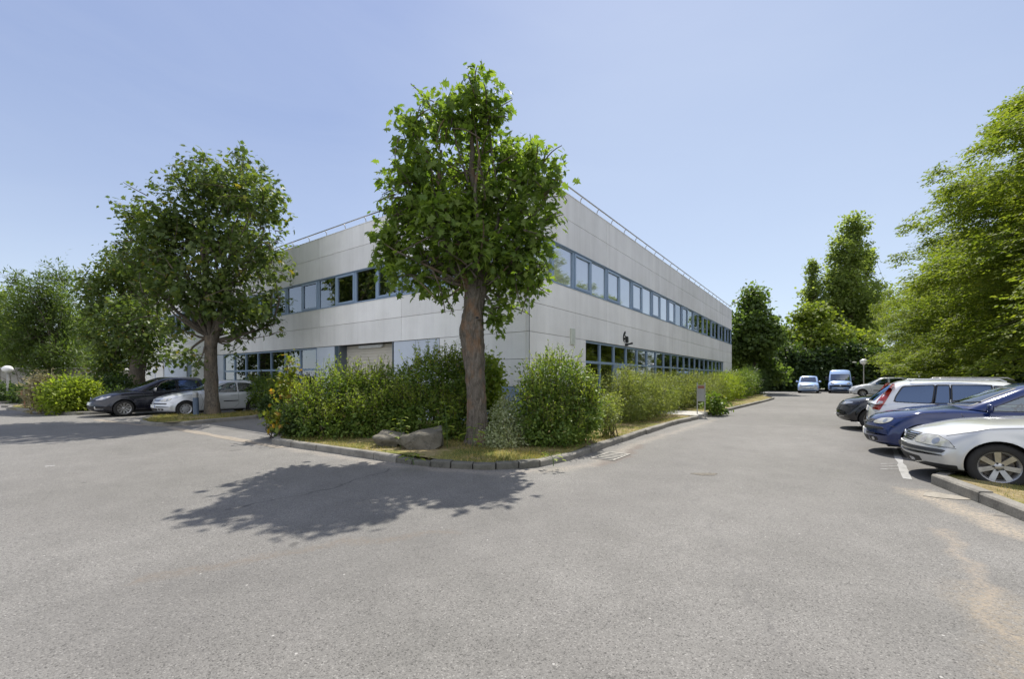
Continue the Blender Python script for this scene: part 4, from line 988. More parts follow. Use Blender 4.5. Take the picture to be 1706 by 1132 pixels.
# --- grass
def grass(label, pts, seed, h, mat, name='grass'):
    rng = np.random.default_rng(seed); n = len(pts); P = np.array(pts); d = rng.normal(size=(n, 3)) * .55; d[:, 2] = 1
    me = leaf_mesh(name, P, d, rng.normal(size=(n, 3)), h * rng.uniform(.5, 1.5, n), 'blade', mat, asp=rng.uniform(.35, .9, n)); o = link(bpy.data.objects.new(name, me)); tag(o, label, 'grass', kind='stuff'); return o
def in_poly(x, y, poly):
    c = False; j = len(poly) - 1
    for i in range(len(poly)):
        if (poly[i][1] > y) != (poly[j][1] > y) and x < (poly[j][0] - poly[i][0]) * (y - poly[i][1]) / (poly[j][1] - poly[i][1]) + poly[i][0]: c = not c
        j = i
    return c
def scatter(poly, n, rng, z, clump=.9, near=None):
    xs = [p[0] for p in poly]; ys = [p[1] for p in poly]; out = []
    while len(out) < n:
        x = rng.uniform(min(xs), max(xs)); y = rng.uniform(min(ys), max(ys))
        if near and rng.random() > min(1, (near / max(y, 1)) ** 2): continue
        f = math.sin(x * 2.1 + y) + math.sin(y * 3.3 - x * .7) + math.sin(x * 5.1 - y * 2.3) * .6
        if f < rng.uniform(-2.2, 1.4) * clump: continue
        if in_poly(x, y, poly): out.append((x, y, z - .012))
    return out
rg = random.Random(12)
ip = [(p.x, p.y) for p in isl_poly]
grass('short dry and green grass growing over the island verge', scatter(ip, 40000, rg, .10, near=8.5), 201, .075, L_GRASS)
grass('thin grass on the strip between the parked cars and the drive', scatter([(p.x, p.y) for p in offset(STR, .12)], 9000, rg, .10), 202, .10, L_GRASS)
grass('dry grass on the bed beside the right hand kerb', scatter([(p.x, p.y) for p in rb] + [(9.4, 7.0), (10.5, 4.5), (8.5, 2.2)], 16000, rg, .09), 203, .055, L_GRASS)
grass('grass around the far left planted island', scatter([(p.x, p.y) for p in offset(LI2, .12)], 6000, rg, .09), 204, .12, L_GRASS)
# ------------------------------------------------------------------ vehicles: x forward (0 = front axle), y left, z up
def pchip(xs, ys, x):
    xs = np.asarray(xs, float); ys = np.asarray(ys, float)
    if xs[0] > xs[-1]: xs = xs[::-1]; ys = ys[::-1]
    h = np.diff(xs); d = np.diff(ys) / h; m = np.zeros(len(xs)); m[0] = d[0]; m[-1] = d[-1]
    for i in range(1, len(xs) - 1):
        if d[i - 1] * d[i] > 0:
            w1 = 2 * h[i] + h[i - 1]; w2 = h[i] + 2 * h[i - 1]; m[i] = (w1 + w2) / (w1 / d[i - 1] + w2 / d[i])
    x = np.clip(x, xs[0], xs[-1]); k = np.clip(np.searchsorted(xs, x) - 1, 0, len(xs) - 2); t = (x - xs[k]) / h[k]
    return (2 * t ** 3 - 3 * t * t + 1) * ys[k] + (t ** 3 - 2 * t * t + t) * h[k] * m[k] + (-2 * t ** 3 + 3 * t * t) * ys[k + 1] + (t ** 3 - t * t) * h[k] * m[k + 1]
def cat_path(P, per):
    P = [np.array(p, float) for p in P]; out = []
    for i in range(len(P) - 1):
        p0, p1, p2, p3 = P[max(i - 1, 0)], P[i], P[i + 1], P[min(i + 2, len(P) - 1)]
        for k in range(per):
            t = k / per; out.append(.5 * ((2 * p1) + (p2 - p0) * t + (2 * p0 - 5 * p1 + 4 * p2 - p3) * t * t + (3 * p1 - p0 - 3 * p2 + p3) * t ** 3))
    out.append(P[-1]); return out
def sstep(a): a = np.clip(a, 0, 1); return a * a * (3 - 2 * a)
def grid_faces(nu, nv, close=False):
    fs = []
    for i in range(nu - 1):
        for j in range(nv - 1): fs.append((i * nv + j, i * nv + j + 1, (i + 1) * nv + j + 1, (i + 1) * nv + j))
    return fs
def paint(name, col, metal=.0, rough=.28, coat=1.0, flake=0.0, dirt=.25):
    t = NT(name); v = t.co()
    geo = t.n('ShaderNodeNewGeometry')
    sep = t.n('ShaderNodeSeparateXYZ'); t.l(v, sep.inputs[0])
    low = t.math('SUBTRACT', 1.0, t.math('DIVIDE', t.math('SUBTRACT', sep.outputs[2], .12), .55, clamp=True))
    dn = t.math('MULTIPLY', t.ramp(t.noise(v, 5, 6, .7), [(.35, (0,) * 3), (.75, (1,) * 3)]), t.math('ADD', t.math('MULTIPLY', low, dirt), .04))
    c = t.mix(dn, col, (.26, .23, .19))
    rr = t.math('ADD', t.math('MULTIPLY', dn, .5), rough)
    return t.done(t.bsdf(col=c, rough=rr, metal=metal, coat=coat, coatr=.04, spec=.5, normal=t.bump(t.noise(v, 1.6, 2), .03, .02)))
C_BLACKP = plain('black_plastic', (.018, .018, .018), .55, vary=.2, nscale=20)
C_GREYP = plain('grey_plastic', (.05, .052, .055), .5, vary=.15, nscale=15)
C_TYRE = plain('tyre_rubber', (.022, .021, .020), .85, vary=.25, nscale=9)
C_ALLOY = plain('alloy_wheel', (.42, .41, .40), .33, .75, vary=.2, nscale=10)
C_HUBCAP = plain('silver_hubcap', (.50, .50, .51), .38, .5, vary=.1, nscale=10)
C_DISC = plain('brake_disc', (.16, .14, .12), .5, .7, vary=.3, nscale=15)
C_CHROME = plain('chrome', (.75, .76, .78), .12, 1.0, vary=.03)
C_SEAT = plain('seat_fabric', (.045, .046, .048), .9, vary=.2, nscale=12)
C_PLATE = plain('plate_white', (.78, .78, .74), .45, vary=.03)
C_PLBLUE = plain('plate_blue', (.03, .08, .35), .45)
C_INK = plain('plate_ink', (.015, .015, .015), .5)
C_MIRROR = plain('mirror_glass', (.7, .75, .8), .05, 1.0, vary=.02)
C_AMBER = plain('amber_lens', (.75, .22, .02), .2, vary=.05)
def m_lens(name, col, rough=.12):
    t = NT(name); v = t.co(); f = t.noise(t.scale(v, (14, 14, 5)), 1.0, 3)
    c = t.ramp(f, [(.3, tuple(x * .62 for x in col)), (.7, col)]); return t.done(t.bsdf(col=c, rough=rough, spec=.7, coat=1.0, metal=.15))
C_LENS = m_lens('clear_lens', (.62, .61, .53)); C_LENSD = m_lens('dark_lens', (.30, .33, .38)); C_RED = m_lens('red_lens', (.42, .030, .012)); C_LENSW = m_lens('white_lens', (.62, .60, .58))
C_GLASS = m_glass('car_glass', (.55, .66, .62), .10)
C_GLASSD = m_glass('tinted_car_glass', (.06, .08, .11), .12, (.42, .60, 1.0))  # dark tint is the glass; blue gloss colour paints in the sky's reflection
C_GLASSW = m_glass('windscreen_glass', (.50, .62, .58), .20)

class Car:
    def __init__(s, name, label, sp, body_mat, loc, heading, group=None, cat='car'):
        s.sp = sp; s.root = empty(name, loc, math.atan2(heading.y, heading.x)); tag(s.root, label, cat, group)
        s.pm = body_mat; s.make_body(); s.make_cabin()
    # ---- lower body
    def make_body(s):
        sp = s.sp; xn, xt = sp['fo'], -(sp['wb'] + sp['ro']); hw = sp['hw']; L = xn - xt
        a = np.linspace(0, 1, 64)
        X = np.unique(np.concatenate([xt + (1 - np.cos(np.linspace(0, PI / 2, 16))) * .35, np.linspace(xt + .35, xn - .45, 74), xn - (1 - np.cos(np.linspace(0, PI / 2, 22))) * .45]))
        top = pchip(*zip(*sp['top']), X); sh = pchip(*zip(*sp['sh']), X); bot = pchip(*zip(*sp['bot']), X); wf = pchip(*zip(*sp['wf']), X)
        rows = []
        for x, zt, zs, zb, k in zip(X, top, sh, bot, wf):
            h = hw * k; zs = min(zs, zt - .0); zs = max(zs, zb + .01); d = zs - zb; zm = zb + d * sp.get('mid', .55)
            P = [(0, zb), (.55 * h, zb), (.90 * h, zb + .015 * min(1, d / .3)), (.972 * h, zb + .18 * d), (h, zm), (.992 * h, zb + .80 * d), (sp.get('shw', .955) * h, zb + .95 * d), (.87 * h, zs + (zt - zs) * .22), (.62 * h, zs + (zt - zs) * .70), (.3 * h, zs + (zt - zs) * .95), (0, zt)]
            rows.append(cat_path(P, 5))
        R = np.array(rows)                                      # station, point, (y,z)
        nst, npt = R.shape[:2]
        V = np.zeros((nst, npt, 3)); V[:, :, 0] = X[:, None]; V[:, :, 1] = R[:, :, 0]; V[:, :, 2] = R[:, :, 1]
        yy = np.abs(V[:, :, 1]) / hw
        kf, pf, kr, pr = sp.get('bow', (.36, 2.4, .22, 2.8))
        V[:, :, 0] -= kf * yy ** pf * sstep((V[:, :, 0] - (xn - .95)) / .95)
        V[:, :, 0] += kr * yy ** pr * sstep(((xt + .7) - V[:, :, 0]) / .7)
        # flared arches
        for ax in (0.0, -sp['wb']):
            r = np.hypot(V[:, :, 0] - ax, V[:, :, 2] - sp['wr']); g = np.exp(-((r - sp['ra'] - .01) / .045) ** 2) * (yy > .8)
            V[:, :, 1] += sp.get('flare', .018) * g * np.sign(V[:, :, 1])
        half = V.reshape(-1, 3); mir = half.copy(); mir[:, 1] *= -1
        mb = MB(); mb.add(half, grid_faces(nst, npt)); mb.add(mir, [f[::-1] for f in grid_faces(nst, npt)])
        me = mb.mesh('body', [s.pm, C_BLACKP], True, fixn=False)
        bm = bmesh.new(); bm.from_mesh(me); bmesh.ops.remove_doubles(bm, verts=bm.verts, dist=.0008)
        bmesh.ops.holes_fill(bm, edges=[e for e in bm.edges if e.is_boundary], sides=0); bmesh.ops.dissolve_degenerate(bm, edges=bm.edges, dist=1e-5)
        bmesh.ops.recalc_face_normals(bm, faces=bm.faces); bm.to_mesh(me)
        s.bvh0 = BVHTree.FromBMesh(bm); bm.free()
        # wheel arches cut out of the body
        cb = MB()
        for ax in (0.0, -sp['wb']):
            for sg in (1, -1):
                M = Matrix.Translation((ax, sg * (hw - .29), sp['wr'] + .01)) @ Matrix.Rotation(-sg * PI / 2, 4, 'X')
                cb.lathe([(sp['ra'], 0), (sp['ra'], .6)], 40, M=M, caps=True)
        co_ = cb.build('cutter', C_BLACKP); bo = link(bpy.data.objects.new('body', me), s.root)
        md = bo.modifiers.new('arch', 'BOOLEAN'); md.operation = 'DIFFERENCE'; md.object = co_; md.solver = 'EXACT'
        co_.parent = s.root
        me2 = bpy.data.meshes.new_from_object(bo.evaluated_get(bpy.context.evaluated_depsgraph_get()))
        bo.modifiers.clear(); bo.data = me2; bpy.data.objects.remove(co_)
        if len(me2.polygons) < 100: bo.data = me
        me2 = bo.data
        if len(me2.materials) < 2: me2.materials.clear(); me2.materials.append(s.pm); me2.materials.append(C_BLACKP)
        for p in me2.polygons:
            c = p.center; p.use_smooth = True; p.material_index = 0
            for ax in (0.0, -sp['wb']):
                rx, rz = c.x - ax, c.z - sp['wr'] - .01; r_ = math.hypot(rx, rz)
                if r_ < sp['ra'] + .012 and hw - .60 < abs(c.y) < hw + .03 and r_ > .01:
                    if (p.normal.x * rx + p.normal.z * rz) / r_ < -.75 and r_ > sp['ra'] - .03 and abs(c.y) < hw - .012: p.material_index = 1
                    elif r_ < sp['ra'] - .03 and abs(c.y) < hw - .2: p.material_index = 1
            if c.z < sp.get('skirt', .26) and p.normal.z < -.5: p.material_index = 1
            if sp.get('trimz') and c.z < sp['trimz'] and abs(c.y) > .3: p.material_index = 1
        me2.set_sharp_from_angle(angle=math.radians(38)); s.body = bo
        # floor pan closing the underside
        fb = MB(); fb.box(xt + .35, xn - .35, -hw + .28, hw - .28, sp.get('floor', .17), .42); fb.build('underbody', C_BLACKP, s.root)
    # ---- cabin
    def make_cabin(s):
        c = s.sp['cab']; xf, xr, rf, rr_ = c['xf'], c['xr'], c['rf'], c['rr']; wb, wr = c['wb'], c['wr']; zb, zr, zc = c['zb'], c['zr'], c['zc']
        cf, cr, tf, tr_ = c.get('cf', .30), c.get('cr', .12), c.get('tf', .16), c.get('tr', .08)
        base = [(xf, 0), (xf - cf * .16, wb * .42), (xf - cf * .55, wb * .78), (xf - cf, wb * .95), (xf - cf - .28, wb), ((xf + xr) / 2, wb), (xr + cr + .3, wb * .985), (xr + cr, wb * .93), (xr + cr * .35, wb * .66), (xr + .01, wb * .3), (xr, 0)]
        roof = [(rf, 0), (rf - tf * .16, wr * .42), (rf - tf * .55, wr * .80), (rf - tf, wr * .96), (rf - tf - .22, wr), ((rf + rr_) / 2, wr), (rr_ + tr_ + .25, wr * .985), (rr_ + tr_, wr * .94), (rr_ + tr_ * .35, wr * .66), (rr_ + .01, wr * .3), (rr_, 0)]
        zbs = [zb[0]] * 3 + [zb[0] - .02, (zb[0] + zb[1]) / 2 - .03, zb[1] - .03, zb[1] - .02, zb[2] - .02, zb[2], zb[2], zb[2]]
        zrs = [zr[0] + .012, zr[0] + .008, zr[0], zr[0] - .012, zr[0] + .0, zr[1], zr[2], zr[2] - .01, zr[2], zr[2] + .008, zr[2] + .012]
        per = 12
        Bp = np.array(cat_path([(p[0], p[1], z) for p, z in zip(base, zbs)], per)); Rp = np.array(cat_path([(p[0], p[1], z) for p, z in zip(roof, zrs)], per))
        n = len(Bp); cols = []
        xlo, xhi = rr_ + .35, rf - .45
        for b, r in zip(Bp, Rp):
            out = np.array([b[0] - (xf + xr) / 2, b[1] * 2.2, 0.0]); out /= max(np.linalg.norm(out), 1e-6)
            bulge = c.get('bulge', .035)
            cx = min(max(r[0], xlo), xhi); C = np.array([cx, 0, zc - .02 * abs(cx - (xlo + xhi) / 2) ** 2])
            inn = (C - r); inn[2] = 0; inn /= max(np.linalg.norm(inn), 1e-6)
            M1 = b + (r - b) * .35 + out * bulge; M2 = b + (r - b) * .72 + out * bulge * .9; E1 = b + (r - b) * .93 + out * bulge * .35
            E2 = r + inn * .055 + np.array([0, 0, .022]); T1 = r + (C - r) * .28; T1[2] = r[2] + (C[2] - r[2]) * .62; T2 = r + (C - r) * .62; T2[2] = r[2] + (C[2] - r[2]) * .92
            cols.append(cat_path([b, M1, M2, E1, E2, T1, T2, C], 8))
        V = np.array(cols); nv = V.shape[1]; s.cabV = V
        half = V.reshape(-1, 3); mir = half.copy(); mir[:, 1] *= -1
        mb = MB(); mb.add(half, [f[::-1] for f in grid_faces(n, nv)]); mb.add(mir, grid_faces(n, nv))
        me = mb.mesh('roof', [s.pm, C_BLACKP], True, fixn=False)
        bm = bmesh.new(); bm.from_mesh(me); bmesh.ops.remove_doubles(bm, verts=bm.verts, dist=.0008); bmesh.ops.recalc_face_normals(bm, faces=bm.faces)
        s.cvh = BVHTree.FromBMesh(bm)
        # window openings
        zf = c['zb']
        ws = c.get('screen') or [(-wb * .80, zb[0] + .05), (wb * .80, zb[0] + .05), (wr * .84, zr[0] - .035), (-wr * .84, zr[0] - .035)]
        wr_ = c.get('backlight') or [(-wb * .74, zb[2] + .08), (wb * .74, zb[2] + .08), (wr * .80, zr[2] - .05), (-wr * .80, zr[2] - .05)]
        ws = s.rounded(ws, .05); wr_ = s.rounded(wr_, .06); side = [s.rounded(p, r) for p, r in c['side']]
        kill = []
        for f in bm.faces:
            q = f.calc_center_median(); nn = f.normal
            if abs(nn.y) > .55:
                if any(s.inside(q.x, q.z, s.shrink(p, .012)) for p in side): kill.append(f)
            elif nn.x > .15:
                if s.inside(q.y, q.z, s.shrink(ws, .012)): kill.append(f)
            elif nn.x < -.15 and not c.get('noback'):
                if s.inside(q.y, q.z, s.shrink(wr_, .012)): kill.append(f)
        bmesh.ops.delete(bm, geom=kill, context='FACES'); bm.to_mesh(me); bm.free()
        for p in me.polygons: p.use_smooth = True
        me.set_sharp_from_angle(angle=math.radians(50)); s.roof = link(bpy.data.objects.new('roof', me), s.root)
        if c.get('roofblack'):
            for p in me.polygons:
                if p.normal.z > .75: p.material_index = 1
        gl = c.get('glass', C_GLASS)
        s.window('windscreen', ws, Vector((1, 0, 0)), c.get('gscreen', C_GLASSW))
        if not c.get('noback'): s.window('rear_window', wr_, Vector((-1, 0, 0)), c.get('gback', C_GLASSD))
        for p in side:
            for sg in (1, -1): s.window('side_window', p, Vector((0, sg, 0)), gl)
        # seats, dashboard and headlining so that the windows look into a real cabin
        mb = MB(); x0 = xf - .55; zt = zb[1]; mb.box(xr + .45, xf - .5, -wb + .08, wb - .08, zt - .62, zt - .50)
        for sx in (x0 - .75, x0 - 1.65):
            if sx - .3 < xr + .2: continue
            for sy in (-.38, .38):
                M = Matrix.Translation((sx, sy, zt - .52)) @ Matrix.Rotation(-.18, 4, 'Y'); mb.box(-.08, .07, -.24, .24, 0, .68, M=M); mb.box(-.06, .04, -.12, .12, .71, .90, M=M); mb.box(-.0, .50, -.25, .25, .02, .17, M=Matrix.Translation((sx, sy, zt - .52)))
        mb.build('seat', C_SEAT, s.root, bevel=.03)
        mb = MB(); mb.box(xf - .72, xf - .22, -wb + .16, wb - .16, zt - .35, zt - .04)
        d = mb.build('dashboard', C_BLACKP, s.root, bevel=.06)
        mb = MB(); cx_, cy_, cz_ = xf - .92, .38, zt - .02; mb.tube([Vector((cx_ - .07 * math.sin(a), cy_ + .185 * math.cos(a), cz_ + .175 * math.sin(a))) for a in [2 * PI * k / 24 for k in range(25)]], .016, 8, caps=False)
        mb.tube([(cx_ + .0, cy_, cz_), (cx_ + .22, cy_, cz_ - .07)], [.05, .03], 8); mb.tube([(cx_, cy_ - .18, cz_), (cx_, cy_ + .18, cz_)], .015, 6); mb.build('steering_wheel', C_BLACKP, d, smooth=True, auto=50)
    # ---- polygons laid on the bodywork
    @staticmethod
    def inside(x, y, poly): return in_poly(x, y, poly)
    @staticmethod
    def shrink(poly, d):
        cx = sum(p[0] for p in poly) / len(poly); cy = sum(p[1] for p in poly) / len(poly); out = []
        for p in poly:
            v = Vector((p[0] - cx, p[1] - cy)); l = v.length; out.append((cx + v.x * (1 - d / l), cy + v.y * (1 - d / l)))
        return out
    @staticmethod
    def rounded(poly, r, n=4):
        out = []; m = len(poly)
        for i in range(m):
            a, b, c = Vector(poly[i - 1][:2]), Vector(poly[i][:2]), Vector(poly[(i + 1) % m][:2]); ra = r
            if len(poly[i]) > 2: ra = poly[i][2]
            la, lc = (a - b).length, (c - b).length; ra1 = min(ra, la * .48); ra2 = min(ra, lc * .48)
            p = b + (a - b).normalized() * ra1; q = b + (c - b).normalized() * ra2
            for k in range(n + 1):
                t = k / n; out.append(tuple(p * (1 - t) ** 2 + b * 2 * t * (1 - t) + q * t * t))
        return out
    def patch(s, name, poly, d, mat, off=.004, parent=None, depth=.012, bvh=None, hole=None, cell=.035, org=0.0, smooth=True):
        """lay a flat outline onto the bodywork along direction d. outline coordinates: (horizontal, z); for d along +-y horizontal = x, otherwise horizontal = y about the direction d"""
        bvh = bvh or s.bvh0; d = d.normalized()
        hx = Vector((1, 0, 0)) if abs(d.y) > .95 else Vector((-d.y, d.x, 0)) if d.x >= 0 else Vector((d.y, -d.x, 0))
        bm = bmesh.new()
        def ring(pl):
            vs = []
            for i in range(len(pl)):
                a = Vector(pl[i][:2]); b = Vector(pl[(i + 1) % len(pl)][:2]); k = max(1, int((b - a).length / cell))
                for j in range(k): q = a.lerp(b, j / k); vs.append(bm.verts.new((q.x, q.y, 0)))
            return [bm.edges.new((vs[i], vs[(i + 1) % len(vs)])) for i in range(len(vs))]
        ed = ring(poly)
        if hole: ed += ring(hole)
        bmesh.ops.triangle_fill(bm, edges=ed, use_beauty=True, use_dissolve=False)
        for _ in range(4):
            long_ = [e for e in bm.edges if e.calc_length() > cell * 1.8 and not e.is_boundary]
            if not long_: break
            bmesh.ops.subdivide_edges(bm, edges=long_, cuts=1); bmesh.ops.triangulate(bm, faces=[f for f in bm.faces if len(f.verts) > 3])
            bmesh.ops.beautify_fill(bm, faces=bm.faces[:], edges=[e for e in bm.edges if not e.is_boundary])
        lo = 0
        for v in bm.verts:
            o = hx * v.co.x + Vector((org, 0, v.co.y)); hit = bvh.ray_cast(o + d * 12, -d)
            if hit[0] is None:
                o2 = o - Vector((0, 0, o.z)) * 0; near = bvh.find_nearest(o + d * 1.0); h0, nn = near[0], near[1]
                v.co = Vector((o.x, o.y, o.z)) + d * ((h0 - o).dot(d)) + d * off
            else:
                nn = hit[1]; nn = nn if nn.dot(d) > 0 else -nn; v.co = hit[0] + (nn * .5 + d * .5).normalized() * off
        bmesh.ops.recalc_face_normals(bm, faces=bm.faces)
        if bm.faces and sum((f.normal.dot(d) for f in bm.faces)) < 0: bmesh.ops.reverse_faces(bm, faces=bm.faces[:])
        if depth:
            r = bmesh.ops.extrude_edge_only(bm, edges=[e for e in bm.edges if e.is_boundary])
            for v in [g for g in r['geom'] if isinstance(g, bmesh.types.BMVert)]: v.co -= d * depth
        me = bpy.data.meshes.new(name); bm.to_mesh(me); bm.free(); me.materials.append(mat)
        for p in me.polygons: p.use_smooth = smooth
        me.set_sharp_from_angle(angle=math.radians(40))
        return link(bpy.data.objects.new(name, me), parent or s.root)
    def window(s, name, poly, d, glass):
        g = s.patch(name, s.shrink(poly, .004), d, glass, .001, depth=0, bvh=s.cvh, cell=.06)
        s.patch('window_seal', poly, d, C_BLACKP, .004, parent=g, depth=.010, bvh=s.cvh, hole=s.shrink(poly, .030), cell=.05)
        return g
    def line(s, name, pts, d, w=.004, mat=None, parent=None, off=.0008, bvh=None):
        """thin shut line following the bodywork"""
        bvh = bvh or s.bvh0; d = d.normalized(); hx = Vector((1, 0, 0)) if abs(d.y) > .95 else Vector((-d.y, d.x, 0)); P = []
        pts = [Vector(p) for p in pts]
        for a, b in zip(pts[:-1], pts[1:]):
            k = max(1, int((b - a).length / .05))
            for j in range(k):
                q = a.lerp(b, j / k); h = bvh.ray_cast(hx * q.x + Vector((0, 0, q.y)) + d * 12, -d)
                if h[0] is not None: P.append(h[0] + d * off)
        if len(P) > 1:
            mb = MB(); mb.tube(P, w, 5); return mb.build(name, mat or C_BLACKP, parent or s.root, smooth=True)
    # ---- wheels
    def wheels(s, rim, which=(0, 1, 2, 3)):
        sp = s.sp; r = sp['wr']; rr0 = sp.get('rim_r', r * .66); w = sp.get('tw', .205)
        for i, (ax, sg) in enumerate(((0, 1), (0, -1), (-sp['wb'], 1), (-sp['wb'], -1))):
            base = empty('wheel', (ax, sg * (sp['hw'] - w / 2 - .018), r), parent=s.root)
            # local z of the lathe -> outward
            M = Matrix.Rotation(-sg * PI / 2, 4, 'X')
            tb_ = MB(); h = w / 2
            tb_.lathe([(rr0, -h * .8), (rr0 + .012, -h), (r - .045, -h * 1.04), (r - .012, -h * .86), (r, -h * .6), (r, h * .6), (r - .012, h * .86), (r - .045, h * 1.04), (rr0 + .02, h * 1.0), (rr0 + .004, h * .92), (rr0 - .004, h * .80)], 56, M=M)
            tb_.build('tyre', C_TYRE, base, smooth=True, auto=40)
            rb_ = MB(); rm = C_HUBCAP if rim[0] == 'cap' else C_ALLOY
            rb_.lathe([(rr0 - .002, -h * .8), (rr0 - .03, -h * .5), (rr0 - .03, h * .45), (rr0 - .012, h * .80), (rr0 + .006, h * .93), (rr0 + .006, h * .86)], 48, M=M)
            N = rim[1]
            if rim[0] == 'cap':
                rb_.lathe([(.0, h * .86), (rr0 * .30, h * .84), (rr0 * .62, h * .78)], 40, M=M)
                rb_.lathe([(rr0 * .80, h * .74), (rr0 * .99, h * .90)], 40, M=M)
                for k in range(N):
                    a0 = 2 * PI * (k + .14) / N; a1 = 2 * PI * (k + .86) / N if False else 2 * PI * (k + .62) / N
                    q = [(rr0 * .61 * math.cos(a), rr0 * .61 * math.sin(a), h * .782) for a in np.linspace(a0, a1, 5)] + [(rr0 * .82 * math.cos(a), rr0 * .82 * math.sin(a), h * .752) for a in np.linspace(a1, a0, 5)]
                    rb_.add([M @ Vector(v) for v in q], [tuple(range(10))])
                rb_.lathe([(0, h * .885), (rr0 * .16, h * .88), (rr0 * .17, h * .84)], 20, M=M)
            else:
                wi, wo = rim[2], rim[3]
                for k in range(N):
                    for dx in (rim[4] if len(rim) > 4 else (0,)):
                        Ms = M @ Matrix.Rotation(2 * PI * k / N + .3, 4, 'Z')
                        r0, r1 = rr0 * .18, rr0 * .985; y0, y1 = dx * .3, dx
                        zt0, zt1, dp = h * .62, h * .84, .035
                        vs = [(r0, y0 - wi, zt0 - dp), (r1, y1 - wo, zt1 - dp), (r1, y1 + wo, zt1 - dp), (r0, y0 + wi, zt0 - dp), (r0, y0 - wi * .9, zt0), (r1, y1 - wo * .85, zt1), (r1, y1 + wo * .85, zt1), (r0, y0 + wi * .9, zt0)]
                        rb_.add([Ms @ Vector(v) for v in vs], [(0, 3, 2, 1), (4, 5, 6, 7), (0, 1, 5, 4), (1, 2, 6, 5), (2, 3, 7, 6), (3, 0, 4, 7)])
                rb_.lathe([(0, h * .70), (rr0 * .17, h * .695), (rr0 * .20, h * .66), (rr0 * .30, h * .60), (rr0 * .32, h * .3)], 28, M=M)
            ro = rb_.build('rim', rm, base, smooth=True, auto=35)
            db = MB(); db.lathe([(.0, -h * .1), (rr0 * .80, -h * .1), (rr0 * .80, -h * .28), (rr0 - .031, -h * .3)], 32, M=M); db.build('brake_disc', C_DISC, base)
            if rim[0] != 'cap':
                bb = MB()
                for k in range(5):
                    a = 2 * PI * k / 5; Mb = M @ Matrix.Translation((rr0 * .235 * math.cos(a), rr0 * .235 * math.sin(a), h * .60)); bb.lathe([(.011, 0), (.011, .022), (0, .024)], 8, M=Mb)
                bb.build('wheel_bolts', C_BLACKP, base)
    def mirror(s, x, z, col=None, y=None):
        for sg in (1, -1):
            y0 = y or s.sp['cab']['wb'] * .985
            mb = MB(); M = Matrix.Translation((x, sg * (y0 + .115), z)); P = []
            me = bmesh.new(); bmesh.ops.create_uvsphere(me, u_segments=20, v_segments=12, radius=1)
            for v in me.verts:
                q = v.co; sx = .055 if q.x > 0 else .022; sgn = lambda a, p: math.copysign(abs(a) ** p, a)
                v.co = Vector((sgn(q.x, .8) * sx, sgn(q.y, .75) * .115, sgn(q.z, .72) * .078 * (1 + .12 * sg * q.y)))
            vs = [M @ v.co for v in me.verts]; fs = [[v.index for v in f.verts] for f in me.faces]; me.free()
            mb.add(vs, fs); o = mb.build('wing_mirror', col or s.pm, s.root, smooth=True, auto=60)
            b = MB(); b.tube([(x, sg * (y0 - .05), z - .055), (x, sg * (y0 + .06), z - .05)], [.03, .022], 8); b.build('mirror_arm', C_BLACKP, o, smooth=True)
            g = MB(); g.lathe([(0, 0), (.06, .0)], 20, M=Matrix.Translation((x - .0235, sg * (y0 + .115), z)) @ Matrix.Diagonal((1, 1.5, 1, 1)) @ Matrix.Rotation(-PI / 2, 4, 'Y')); g.build('mirror_glass', C_MIRROR, o)
    def plate(s, d, y, z, txt='', w=.52, h=.11):
        p = s.patch('number_plate', [(y - w / 2, z - h / 2), (y + w / 2, z - h / 2), (y + w / 2, z + h / 2), (y - w / 2, z + h / 2)], d, C_PLATE, .018, depth=.02, cell=.2)
        for a in (-1, 1): s.patch('plate_band', [(y + a * (w / 2 - .02) - .018, z - h / 2 + .004), (y + a * (w / 2 - .02) + .018, z - h / 2 + .004), (y + a * (w / 2 - .02) + .018, z + h / 2 - .004), (y + a * (w / 2 - .02) - .018, z + h / 2 - .004)], d, C_PLBLUE, .0195, parent=p, depth=0, cell=.2)
        if txt:
            tm = text_mesh(txt, .105, .001, C_INK, 'plate_lettering', .003); o = link(bpy.data.objects.new('plate_lettering', tm), p)
            h0 = s.bvh0.ray_cast(Vector((0, y, z)) + d * 12, -d)[0]; xw = max(v.co.x for v in tm.vertices)
            sg = 1 if d.x > 0 else -1
            M = Matrix.Translation((h0.x + sg * .022, y - sg * xw / 2, z - .037)) @ (Matrix.Rotation(PI / 2, 4, 'Z') if sg > 0 else Matrix.Rotation(-PI / 2, 4, 'Z')) @ Matrix.Rotation(PI / 2, 4, 'X'); o.matrix_local = M
    def handles(s, xs, z, mat=None):
        for x in xs:
            for sg in (1, -1):
                h = s.bvh0.ray_cast(Vector((x, sg * 5, z)), Vector((0, -sg, 0)))[0]
                mb = MB(); mb.tube([h + Vector((-.10, -sg * .004, 0)), h + Vector((-.07, sg * .026, .004)), h + Vector((.07, sg * .026, .004)), h + Vector((.10, -sg * .004, 0))], [.014, .016, .016, .014], 8); mb.build('door_handle', mat or s.pm, s.root, smooth=True)
    def wipers(s, x, z):
        mb = MB()
        c = s.sp['cab']
        for (y0, y1) in ((.10, .62), (-.45, .10)):
            P = []
            for k in range(8):
                y = y0 + (y1 - y0) * k / 7; h = s.cvh.ray_cast(Vector((5, y, z + .015 + .05 * k / 7)), Vector((-1, 0, 0)))[0]
                if h: P.append(h + Vector((.018, 0, .005)))
            if len(P) > 2: mb.tube(P, .008, 6)
        mb.build('wiper', C_BLACKP, s.root)
F_ = Vector((1, 0, 0)); R_ = Vector((-1, 0, 0))
